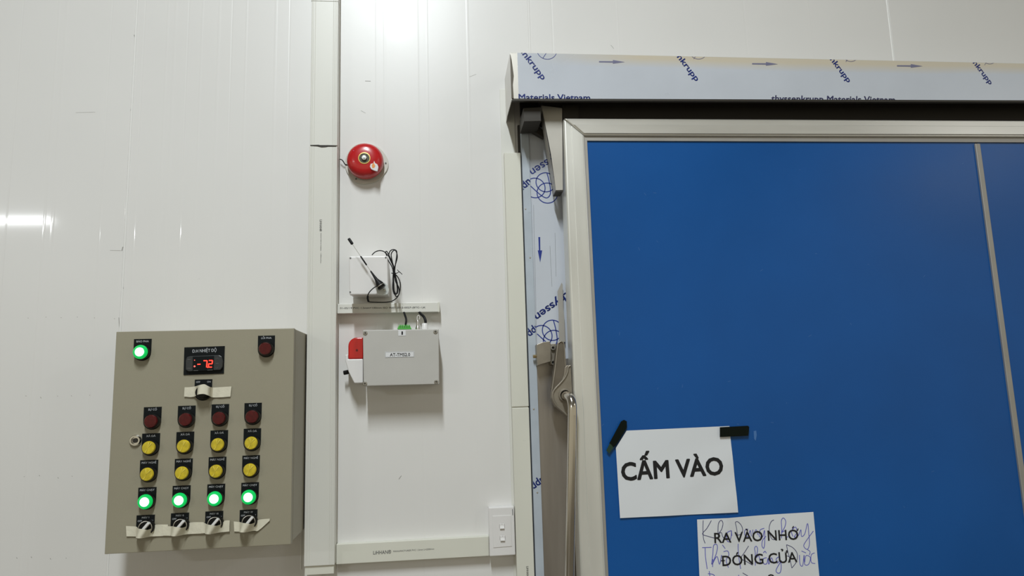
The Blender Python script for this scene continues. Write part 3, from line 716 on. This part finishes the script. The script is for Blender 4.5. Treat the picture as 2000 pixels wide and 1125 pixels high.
lowtape('masking tape with pointed end over the rightmost switch lever', (456.5, 1018.5, 1038), (527, 1013, 1017), 486, 1019.5, R1=(0, 1014.5, 1035))

# ------------------------------------------------------------------ door jamb (stainless, partly under film)
YJ = -.026
jx0 = TX(1049, 900, YJ); jl = TX(1040, 700, YJ-.006)
jb = struct(link('trim_3', box(TX(1040, 700, YJ), P(1150, 700, YJ).x, YJ, 0, 0, zz(1060, 225, YJ)), M_STEEL))
# folded strip under blue film, on the left of the jamb
sxa = (TX(1014, 310, YJ-.006)+TX(1040, 800, YJ-.006)+TX(1048, 1110, YJ-.006))/3
sxb = (TX(1034, 330, YJ-.006)+TX(1052, 800, YJ-.006)+TX(1063, 1110, YJ-.006))/3
strip = struct(link('trim_4', box(sxa, sxb, YJ-.006, 0, 0, zz(1030, 240, YJ)), M_ZINC, bevel=.0005))
for (x, y) in ((1034, 503), (1035.5, 645), (1041, 799), (1048, 962), (1025, 408)):
    slotted_screw('rivet', x+1.5, y, YJ-.006, .0022, strip, cross=False)
struct(link('trim_5', box(sxa-.006, sxa+.001, -.010, 0, 0, zz(1030, 240, YJ)), M_GAP))
# protective film on the jamb face down to the keeper
YF = YJ-.0008
fe = TX(1103, 500, YF)
film = tag(link('protective_film', prism([(sxb, YF, zz(1040, 235, YF)), (fe, YF, zz(1095, 235, YF)), (fe, YF, zz(1100, 700, YF)), (sxb, YF, zz(1050, 712, YF))], YJ), M_FILM), 'pale printed protective film with blue writing on the steel door jamb', 'film')
def circles(cs, Y, wd, mt, parent, clip=None):
    bm = bmesh.new()
    for (x, y, r) in cs: ring(P(x, y, Y-.0003), r/1350*1.79, wd, 40, bm)
    return bm
def emblem(ox, oy, Y, parent, clip=()):
    bm = circles([(1066+ox, 356+oy, 20), (1045+ox, 367+oy, 20.5), (1069+ox, 377+oy, 21)], Y, .0026, None, None)
    f = lambda pts: stroke(catmull([P(x+ox, y+oy, Y-.0003) for x, y in pts], 5), .0026, bm)
    f([(1036, 363), (1048, 374), (1059, 383), (1068, 386.5), (1074, 381), (1075, 370), (1072, 352), (1068, 337)])
    for c, n_ in clip: bmesh.ops.bisect_plane(bm, geom=bm.verts[:]+bm.edges[:]+bm.faces[:], plane_co=c, plane_no=n_, clear_outer=True)
    return link('ring_emblem', bm, M_PRINTB, parent)
CL = [(V((sxb+.0005, 0, 0)), V((-1, 0, 0))), (V((fe, 0, 0)), V((1, 0, 0)))]
emblem(0, 0, YF, film, CL)
emblem(13, 289, YF, film, CL)
text('thyssen', (1095, 293), (1033, 333), YF, M_PRINTB, film, cap=-0 or 15, bold=.01, clip=CL)
text('thyssen', (1108, 569), (1042, 616), YF, M_PRINTB, film, cap=15, bold=.02, clip=CL)
YF2 = YJ-.006
CS = [(V((sxa+.0005, 0, 0)), V((-1, 0, 0))), (V((sxb, 0, 0)), V((1, 0, 0)))]
for (a_, b_) in (((1038, 344), (1010, 368)), ((1056, 628), (1028, 650)), ((1066, 926), (1036, 948))):
    text('rupp', a_, b_, YF2, M_PRINTB, strip, cap=15, bold=.02, clip=CS, layer=.0005)
bm = ppx([(1051.5, 463), (1055, 463), (1055.3, 489), (1059, 489), (1055, 512.5), (1050.3, 489), (1052.5, 489)], YF-.0005, YF-.0001)
link('blue_arrow', bm, M_PRINTB, film)
# torn film flap
fl = [(1089, 569), (1097, 552), (1099, 556), (1100, 600), (1102, 618), (1104, 668), (1092, 668), (1091, 612)]
link('torn_flap', ppx(fl, YJ-.014, YJ-.0125), M_ALUD, film)
bm = bmesh.new()
for x0_, y0_, x1_, y1_ in ((1042, 400, 1049, 700), (1074, 480, 1078, 560), (1084, 455, 1086, 540)): stroke([P(x0_, y0_, YF-.0002), P(x1_, y1_, YF-.0002)], .0006, bm)
link('film_creases', bm, M_PRINTG, film)

# keeper block
YK = -.062
kp = thing('latch_keeper', 'square steel latch keeper block screwed to the door jamb', 'latch', P(1065, 690, 0))
link('keeper_block', ppx([(1048, 673), (1060, 668), (1073.5, 666.5), (1076, 672), (1076, 706), (1062, 710), (1050, 714)], YK, YJ), M_CAST, kp, bevel=.001)
link('mounting_flange', ppx([(1073, 672), (1086, 671), (1086, 712), (1073, 713)], YJ-.010, YJ), M_CAST, kp, bevel=.001)
for y in (679.5, 708):
    c = P(1079.5, y, YJ-.010)
    s_ = link('socket_screw', lathe(c, [(.0058, YJ-.010), (.0058, YJ-.017), (.0035, YJ-.017), (.0035, YJ-.012), (0, YJ-.012)], 24), M_SCREW, kp, smooth=True)
    link('socket', cyl(c, .0034, YJ-.0135, YJ-.0125, 6), M_PRINTK, s_)
link('brass_bolt', tube([P(1041, 696.5, -.045), P(1049, 696, -.045)], .0045, 6), M_BRASS, kp)

# ------------------------------------------------------------------ sliding cold room door
YDr, YDb = -.115, -.050
door = struct(bpy.data.objects.new('door_1', None)); COL.objects.link(door); door.location = (P(1500, 700, YDr).x, YDr, .08)
XR = 2.1
ZB = .08
oL = lambda z: down((1101, 240), (1134, 1100), YDr, z)
iL = lambda z: down((1142, 268), (1184, 1125), YDr, z)
bL = lambda z: down((1147.5, 272), (1189.5, 1125), YDr, z)
oT = lambda x: right((1115, 231), (2000, 235.5), YDr, x)
iT = lambda x: right((1142, 264.5), (2000, 267.5), YDr, x)
def X2(fa, fb):
    """corner where a vertical line function fa(z) meets a horizontal one fb(x)"""
    p = fa(2.4)
    for _ in range(8): p = fa(fb(p.x).z)
    return p
cO, cI = X2(oL, oT), X2(iL, iT)
bev = .006
link('stile', prism([cO, cI, iL(ZB), oL(ZB)], YDb), M_ALU, door, bevel=.005, segs=3)
link('top_rail', prism([cO+V((.0012, 0, 0)), oT(XR), iT(XR), cI+V((.0012, 0, 0))], YDb), M_ALUH, door, bevel=.003, segs=3)
# step mouldings on rail and stile
q1, q2 = cO.lerp(cI, .36), cO.lerp(cI, .90)
bm = prism([q1+V((.006, -.003, 0)), V((XR, YDr-.003, oT(XR).z*.64+iT(XR).z*.36)), V((XR, YDr-.003, oT(XR).z*.12+iT(XR).z*.88)), q2+V((.004, -.003, 0))], YDr+.001)
link('rail_moulding', bm, M_ALUH, door, bevel=.0012)
sm = [q1+V((0, -.003, -.006)), q2+V((0, -.003, -.004)), iL(ZB).lerp(oL(ZB), .10)+V((0, -.003, 0)), iL(ZB).lerp(oL(ZB), .64)+V((0, -.003, 0))]
link('stile_moulding', prism(sm, YDr+.001), M_ALU, door, bevel=.0012)
# inner lip
YI = YDr+.008
bT = lambda x: right((1147.5, 273), (2000, 276.5), YDr, x)
cB = X2(bL, bT)
lip = bmesh.new()
prism([cI+V((-.002, .006, .002)), V((XR, YDr+.006, iT(XR).z+.002)), V((XR, YDr+.006, bT(XR).z)), cB+V((0, .006, 0))], YDb, lip)
prism([cI+V((-.002, .006, .002)), cB+V((0, .006, 0)), bL(ZB)+V((0, .006, 0)), iL(ZB)+V((-.002, .006, 0))], YDb, lip)
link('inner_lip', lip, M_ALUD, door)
# blue faces and the centre mullion
YBf = YDr+.010
mu0 = lambda z: down((1904.5, 274), (1993.5, 935), YDr+.004, z)
mu1 = lambda z: down((1914, 274), (2004, 935), YDr+.004, z)
zt_ = cB.z+.004
mx_ = lambda f, z, yy: V((f(z).x, yy, z))
link('blue_panel', prism([V((cB.x-.003, YBf, zt_)), mx_(mu0, zt_, YBf)+V((.004, 0, 0)), mx_(mu0, ZB+.02, YBf)+V((.004, 0, 0)), V((bL(ZB).x-.003, YBf, ZB+.02))], YDb), M_BLUE, door)
link('blue_panel', prism([mx_(mu1, zt_, YBf)-V((.004, 0, 0)), V((XR, YBf, zt_)), V((XR, YBf, ZB+.02)), mx_(mu1, ZB+.02, YBf)-V((.004, 0, 0))], YDb), M_BLUE, door)
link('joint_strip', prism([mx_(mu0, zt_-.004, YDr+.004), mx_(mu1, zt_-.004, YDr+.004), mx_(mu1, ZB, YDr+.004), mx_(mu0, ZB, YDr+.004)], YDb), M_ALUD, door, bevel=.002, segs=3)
link('bottom_rail', box(oL(ZB).x, XR, YDr-.001, YDb, ZB-.02, ZB+.03), M_ALUH, door)
# hanger bracket plates
link('hanger_arm', ppx([(1057.5, 206), (1098, 211), (1099.5, 372), (1086, 373), (1076, 300)], -.100, -.0975), M_STEELD, door, bevel=.0006)
link('hanger_flange', prism([P(1057.5, 206, -.100), P(1086, 373, -.100), P(1086, 373, -.100)+V((0, 0, -.0015)), P(1057.5, 206, -.100)+V((0, 0, -.0015))], -.065), M_STEELD, door)
link('hanger_foot', ppx([(1085.5, 371.5), (1099.8, 371), (1099.8, 374), (1085.5, 374.5)], -.100, -.055), M_DARKST, door)
slotted_screw('hanger_bolt', 1082, 362, -.075, .004, door, cross=False)
link('hanger_top', ppx([(1098, 205), (1130, 205), (1130, 234), (1100, 234)], -.096, -.090), M_DARKST, door)
# latch lever and handle
YH = -.098
arm = [(1088.5, 676), (1091, 668.5), (1095.5, 665.5), (1100.5, 667.5), (1102.5, 674), (1104.5, 716), (1104, 745), (1096, 760), (1080, 764), (1078.5, 758)]
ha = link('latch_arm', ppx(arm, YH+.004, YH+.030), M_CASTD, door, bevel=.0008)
bm = bmesh.new()
tube([P(x, y, YH+.003) for x, y in [(1078, 764), (1084, 722), (1089.3, 676), (1092, 669), (1096, 667), (1100.5, 670), (1102.2, 680), (1104.3, 716)]], .0017, 8, bm, smooth_k=4)
link('arm_rim', bm, M_CAST, ha, smooth=True)
hub = [(1103, 718), (1107, 713.5), (1115, 713), (1117.5, 755), (1118.5, 800), (1107, 812), (1097, 804), (1085, 794), (1078, 778), (1079, 766), (1085, 757), (1096, 745), (1101, 735)]
hb = link('latch_hub', ppx(hub, YH, YH+.028), M_CAST, door, bevel=.0012)
bm = tube([P(x, y, YH-.001) for x, y in [(1114, 714.5), (1110, 717), (1108.5, 726), (1103, 738), (1094, 749), (1084, 759.5), (1079.5, 769), (1081, 781), (1088, 793), (1098, 802), (1108, 811)]], .0026, 10, smooth_k=4)
link('hub_rim', bm, M_CAST, hb, smooth=True)
hc = P(1103.5, 772, YH)
link('socket_ring', lathe(hc, [(.0165, YH), (.0165, YH-.004), (.0145, YH-.006), (.0128, YH-.006), (.0125, YH)], 32), M_CAST, hb, smooth=True)
link('socket_gap', cyl(hc, .0127, YH-.0015, YH, 24), M_PRINTK, hb)
ebp = [P(1103, 773, YH+.005), P(1105, 773, YH-.010), P(1109, 774, YH-.026), P(1114.5, 779, YH-.040), P(1117.5, 790, YH-.047), P(1118, 806, YH-.049), P(1117.5, 830, YH-.049)]
tail = [P(1115.7, 950, YH-.049), P(1112.5, 1125, YH-.049), P(1110, 1260, YH-.049)]
link('handle_bar', tube(catmull(ebp+tail, 6), .0112, 24), M_HANDLE, hb, smooth=True)

# ------------------------------------------------------------------ track cover (hood) above the door
YO = -.150
hood = thing('track_cover', 'long stainless steel cover over the sliding door track, wrapped in printed film', 'track cover', P(1500, 150, 0))
tl, bl = P(994.5, 103, YO), P(1003, 193, YO)
TT = lambda x: right((994.5, 103), (2000, 124.5), YO, x)
BB = lambda x: right((1003, 192.5), (2000, 196), YO, x)
XE = 2.2
hx = (tl.x+bl.x)/2
tl = TT(hx); bl = BB(hx)
bm = bmesh.new()
prism([V((hx, YO, tl.z)), TT(XE), BB(XE), V((hx, YO, bl.z))], YO+.0015, bm)
link('front_sheet', bm, M_STEELD, hood)
# film, starting a little right of the end
fx = hx+.017
def filmmat():  # film colour turns tan towards the top edge
    m = M_FILM.copy(); m.name = 'tan_top_film'; nt = m.node_tree; b = nt.nodes['Principled BSDF']
    src = b.inputs['Base Color'].links[0].from_socket
    tc = nt.nodes.new('ShaderNodeTexCoord'); sp_ = nt.nodes.new('ShaderNodeSeparateXYZ'); nt.links.new(tc.outputs['Generated'], sp_.inputs[0])
    n = nt.nodes.new('ShaderNodeTexNoise'); n.inputs['Scale'].default_value = 3; nt.links.new(tc.outputs['Object'], n.inputs['Vector'])
    ad = nt.nodes.new('ShaderNodeMath'); ad.operation = 'MULTIPLY_ADD'; ad.inputs[1].default_value = .10; nt.links.new(n.outputs[0], ad.inputs[0]); nt.links.new(sp_.outputs['Z'], ad.inputs[2])
    r = nt.nodes.new('ShaderNodeMapRange'); r.inputs['From Min'].default_value = .76; r.inputs['From Max'].default_value = .96; r.inputs['To Max'].default_value = .85; nt.links.new(ad.outputs[0], r.inputs[0])
    r2 = nt.nodes.new('ShaderNodeMapRange'); r2.inputs['From Min'].default_value = .02; r2.inputs['From Max'].default_value = .16; nt.links.new(sp_.outputs['X'], r2.inputs[0])
    ml = nt.nodes.new('ShaderNodeMath'); ml.operation = 'MULTIPLY'; nt.links.new(r.outputs[0], ml.inputs[0]); nt.links.new(r2.outputs[0], ml.inputs[1])
    mx = nt.nodes.new('ShaderNodeMix'); mx.data_type = 'RGBA'; nt.links.new(ml.outputs[0], mx.inputs[0]); nt.links.new(src, mx.inputs[6]); mx.inputs[7].default_value = (.62, .54, .40, 1)
    nt.links.new(mx.outputs[2], b.inputs['Base Color']); return m
hf = link('printed_film', prism([TT(fx), TT(XE), BB(XE), BB(fx)], YO+.0001), filmmat(), hood)
for v in hf.data.vertices:
    if v.co.y < YO+.00005: v.co.y = YO-.0005
link('top_sheet', prism([TT(hx)+V((0, 0, .0005)), TT(XE)+V((0, 0, .0005)), TT(XE)-V((0, 0, .001)), TT(hx)-V((0, 0, .001))], 0), M_STEELD, hood)
# end cap, reaches a bit lower at the wall
bm = bmesh.new()
ec = [(YO, tl.z), (0, tl.z), (0, P(992, 240, 0).z), (-.03, P(992, 240, 0).z+.006), (YO, bl.z-.003)]
a_ = [bm.verts.new((hx-.0015, y, z)) for y, z in ec]; b_ = [bm.verts.new((hx, y, z)) for y, z in ec]
bm.faces.new(a_); bm.faces.new(b_[::-1])
for i in range(5): bm.faces.new((a_[i], b_[i], b_[(i+1) % 5], a_[(i+1) % 5]))
link('end_cap', bm, mat('end_cap_steel', (.62, .60, .56), .33, metal=.75, noise=.05, nscale=10), hood)
link('corner_fold', prism([V((hx-.002, YO-.002, tl.z)), V((hx+.002, YO-.002, tl.z-.02)), V((hx+.006, YO-.002, (tl.z+bl.z)/2)), V((hx+.003, YO-.002, (tl.z*.3+bl.z*.7))), V((hx+.004, YO-.002, bl.z)), V((hx-.002, YO-.002, bl.z))], YO), M_CHROME, hood, bevel=.0006)
slotted_screw('end_screw', 990, 212, -.02, .0015, hood, cross=False)
# lower lip
link('bottom_lip', prism([V((hx, YO, bl.z)), BB(XE), BB(XE)+V((0, 0, -.0055)), V((hx, YO, bl.z-.0055))], YO+.010), M_DARKST, hood)
# print on the film
Yp = YO-.0006
def hclip():
    p, q = TT(0), TT(2); n_ = V((-(q.z-p.z), 0, q.x-p.x)); r, s = BB(0), BB(2); n2 = -V((-(s.z-r.z), 0, s.x-r.x))
    return [(p, n_), (r, n2)]
HC = hclip()
ends = [(1060, 156), (1360, 158.5), (1657, 161), (1934, 165)]
for i, (ex, ey) in enumerate(ends):
    k = 1-.05*i
    text('thyssenkrupp', (ex-76*k, ey-96*k), (ex-1, ey+1), Yp, M_PRINTB, hood, cap=11.5*k, bold=.018, clip=HC, layer=.0003)
rings = [(1068, 97, 21, 1.05), (1363, 98, 20, 1.0), (1660, 104, 19, 1.0), (1931, 110, 18, 1)]
for i, (x, y, r, sx_) in enumerate(rings):
    bm = bmesh.new(); ring(P(x, y, Yp-.0003), r/1350*1.68, .0013, 48, bm)
    stroke([P(x-8, y+17, Yp-.0003), P(x, y+5, Yp-.0003)], .0013, bm)
    for c, n_ in HC: bmesh.ops.bisect_plane(bm, geom=bm.verts[:]+bm.edges[:]+bm.faces[:], plane_co=c, plane_no=n_, clear_outer=True)
    link('ring_emblem', bm, M_PRINTB if i == 0 else M_PRINTF, hood)
for (x, y) in ((1170, 120.5), (1469, 124.5), (1752, 128.5)):
    link('grey_arrow', ppx([(x, y-1.2), (x+27, y-1), (x+27, y-3.4), (x+50, y+.6), (x+27, y+3.8), (x+27, y+1.7), (x, y+1.2)], Yp-.0003, Yp), M_PRINTF, hood)
text('Materials Vietnam', (1013, 195.5), (1153, 196.5), Yp, M_PRINTB, hood, cap=12, bold=.02, clip=HC, layer=.0003)
text('thyssenkrupp Materials Vietnam', (1506, 198), (1748, 200.5), Yp, M_INKD, hood, cap=12, bold=.02, clip=HC, shear=.15, layer=.0003)
# track inside, painted near black for the shade under the hood
track = thing('door_track', 'sliding door track under the cover, its shade painted near black', 'track', P(1500, 210, 0))
link('track_beam', box(TX(1060, 215, -.09), XE, -.088, 0, zz(1300, 236, -.11)+.012, tl.z-.035), M_RAIL, track)
link('track_shadow_plate', box(TX(1020, 215, -.05), XE, -.012, 0, zz(1300, 262, 0), tl.z-.02), M_RAIL, track)  # added dark sheet standing in for shade on the wall behind
link('end_stop', ppx([(1022, 211), (1056, 209), (1057, 236.5), (1023, 237.5)], -.125, -.04), M_DARKST, track, bevel=.001)
link('stop_arm', ppx([(1034, 237), (1040, 237), (1062, 255), (1062, 268), (1034, 252)], -.05, -.03), M_DARKST, track)

# ------------------------------------------------------------------ paper signs and tapes on the door
YN = YBf-.0012
def b1(u, v): return .0008+.0016*math.sin(3.1*u+1)**2*v+.0012*math.sin(7*u*v+2)**2
bm = sheet([(1200.5, 842), (1424, 832), (1441, 1000.5), (1210.5, 1011.5)], YN, .0003, b1)
ca, cb_ = P(1224, 840, YN), P(1201, 877, YN); dd = cb_-ca
bmesh.ops.bisect_plane(bm, geom=bm.verts[:]+bm.edges[:]+bm.faces[:], plane_co=ca, plane_no=V((dd.z, 0, -dd.x)) if V((dd.z, 0, -dd.x)).dot(P(1200, 842, YN)-ca) > 0 else V((-dd.z, 0, dd.x)), clear_outer=True)
s1 = tag(link('paper_sign', bm, M_PAPER, smooth=True), 'white paper sign with large bold black words, black tape on corners', 'sign')
D1 = draper([(1200.5, 842), (1424, 832), (1441, 1000.5), (1210.5, 1011.5)], YN, b1)
o_ = text('CẤM VÀO', (1213.5, 938), (1413, 926), YN-.0004, M_PRINTK, s1, cap=34, bold=.030, drape=D1)
def b2(u, v): return .0010+.006*max(0, (1-v*3))*max(0, 1-abs(u-.25)*3)**2+.0015*math.sin(5*u+2*v)**2
s2 = tag(link('paper_sign', sheet([(1361, 1014.5), (1587.5, 999.5), (1605, 1180), (1368, 1195)], YN, .0003, b2), M_PAPER, smooth=True), 'white paper notice with printed text and violet handwriting, lower on the blue door', 'sign')
YQ = YN-.0006
D2 = draper([(1361, 1014.5), (1587.5, 999.5), (1605, 1180), (1368, 1195)], YN, b2)
text('RA VÀO NHỚ', (1394.5, 1060), (1560, 1053), YQ, M_PRINTK, s2, cap=20, bold=.012, drape=D2)
text('ĐÓNG CỬA', (1408, 1105), (1556.5, 1097), YQ, M_PRINTK, s2, cap=20, bold=.012, drape=D2)
text('O', (1498, 1141), (1514, 1140), YQ, M_PRINTK, s2, cap=20, drape=D2)
def hw(strokes, mt, wd=.0021, Y=YQ+.0001):
    bm = bmesh.new()
    for s in strokes: stroke(catmull([P(1350+x*.13, 990+y*.13, Y) for x, y in s], 5), wd, bm)
    D2(bm); link('handwriting', bm, mt, s2)['kind'] = 'stuff'
hw([[(175, 200), (172, 330), (180, 470), (205, 545)], [(295, 200), (230, 320), (165, 405), (250, 440), (340, 465)],
    [(400, 460), (392, 350), (400, 240), (435, 195), (462, 240), (445, 330), (400, 400), (440, 380), (462, 440), (480, 460)],
    [(650, 235), (672, 330), (700, 500)], [(645, 230), (680, 215), (740, 270), (765, 350), (730, 410), (680, 420)],
    [(1240, 195), (1200, 220), (1170, 300), (1175, 400), (1210, 480), (1260, 490)],
    [(1425, 565), (1440, 650), (1480, 800), (1505, 915)], [(1425, 565), (1520, 610), (1585, 700), (1575, 820), (1505, 915)], [(1420, 730), (1470, 745)],
    [(860, 585), (800, 680), (745, 770), (830, 820), (920, 875)], [(770, 990), (850, 1038)]], M_INKD, .0016)
hw([[(590, 350), (530, 380), (520, 480), (560, 520), (590, 430), (590, 350), (600, 430)],
    [(850, 330), (800, 350), (800, 420), (850, 440), (880, 350), (900, 440)], [(920, 340), (930, 420), (970, 340), (1000, 420)],
    [(1095, 320), (1030, 350), (1020, 440), (1070, 450), (1100, 350), (1100, 550), (1085, 620), (1060, 580), (1070, 500), (1120, 440)],
    [(1350, 470), (1355, 330), (1350, 210), (1380, 165), (1415, 215), (1400, 300), (1355, 380), (1400, 360), (1420, 450), (1450, 440)],
    [(1520, 440), (1500, 360), (1560, 300), (1580, 380), (1540, 450), (1600, 430), (1640, 340), (1650, 440), (1700, 400), (1740, 245), (1760, 400), (1770, 560), (1740, 635), (1690, 600), (1700, 540), (1830, 360)],
    [(160, 610), (300, 605)], [(205, 605), (210, 750), (235, 930)], [(300, 860), (320, 700), (330, 580), (370, 558), (388, 600), (370, 700), (310, 860), (380, 740), (420, 860), (450, 720)],
    [(315, 900), (320, 780)], [(460, 565), (505, 625)], [(480, 670), (540, 660), (560, 720), (520, 800), (555, 910)], [(700, 550), (705, 700), (740, 930)],
    [(960, 880), (960, 700), (950, 620), (975, 590), (995, 640), (975, 760), (1010, 730), (1040, 850)], [(1130, 760), (1080, 780), (1085, 850), (1130, 850), (1150, 770), (1160, 860), (1200, 760), (1230, 850)],
    [(1320, 740), (1270, 780), (1290, 840), (1330, 800), (1345, 900), (1330, 980), (1290, 990), (1270, 940), (1350, 800)],
    [(1620, 720), (1630, 860), (1670, 880), (1690, 720), (1700, 860), (1760, 860), (1785, 760), (1720, 730), (1700, 830)], [(1650, 660), (1720, 690)], [(1740, 640), (1780, 670), (1770, 720)],
    [(1850, 690), (1800, 720), (1800, 830), (1860, 850)], [(1080, 690), (1105, 665), (1125, 695)],
    [(265, 960), (275, 1038), (280, 1100)], [(245, 1000), (330, 1015), (350, 1080), (290, 1130)], [(710, 1020), (715, 1080)]], M_INK, .0018)
YX = YBf-.0075
def btape(label, pts, mt=M_KTAPE): return tag(link('black_tape', ppx(pts, YX, YX+.0006), mt), label, 'tape', 'black tape on the signs')
bt = btape('slanted black tape on the upper left corner of the bold sign', [(1213, 823), (1219, 820), (1224.5, 823), (1224, 836), (1202, 871), (1197, 874), (1190, 866)])
link('tape_tail', ppx([(1191, 866), (1199, 873), (1190, 886), (1184, 880)], YX, YX+.0006), M_GTAPE, bt)
btape('horizontal black tape on the upper right corner of the bold sign', [(1406, 834.5), (1461, 831.5), (1463.5, 834), (1461.5, 851), (1430, 852.5), (1406, 853.5)])
M_RES = mat('tape_residue', (.20, .36, .62), .4)
M_SCR = mat('faint_scratch', (.06, .17, .42), .5)
rs = bmesh.new()
ppx([(1472, 842), (1477, 841), (1478, 850), (1476, 861), (1473, 857)], YBf-.0004, YBf, rs)
for i in range(26):
    x, y = random.uniform(1150, 1900), random.uniform(280, 1100); a_ = random.uniform(0, 3.1); l_2 = random.uniform(2, 7)
    stroke([P(x, y, YBf-.0003), P(x+l_2*math.cos(a_), y+l_2*math.sin(a_), YBf-.0003)], .0008, rs)
for k in range(0):
    xx = 1150+k*100
    pts = [(xx+i*5, 300+6*math.sin(i*1.9)-i*.8) for i in range(12 if k == 0 else 11)]
    stroke([P(x, y, YBf-.0003) for x, y in pts], .0006, rs)
link('scratches', rs, M_SCR, door)
# scuffs on the wall panels
sc = bmesh.new()
for x0_, y0_, x1_, y1_, wd in ((779, 936, 784, 929, .0012), (713, 158, 724, 158.5, .0012), (705, 216, 714, 221, .0008), (148, 220, 186, 219, .0004), (255, 216, 258, 200, .0012), (238, 490, 240, 482, .002), (240, 556, 241, 564, .0012), (262, 68, 264, 75, .002), (215, 489, 236, 489.5, .0006), (232, 620, 233, 638, .0012), (917, 150, 930, 145, .0005), (1193, 88, 1199, 95, .0008)):
    stroke([P(x0_, y0_, -.0003), P(x1_, y1_, -.0003)], wd, sc)
for bx_, by_, n_, sp_ in ((55, 621, 6, 33), (52, 773, 5, 30), (43, 930, 4, 33), (30, 1088, 4, 32)):
    for i in range(n_):
        x, y = bx_+i*sp_+random.uniform(-4, 4), by_+random.uniform(-2, 3)
        stroke([P(x, y, -.0003), P(x+1.5, y+random.uniform(0, 3), -.0003)], .001, sc)
link('scuff_marks', sc, mat('scuff', (.30, .29, .27), .6), wall)
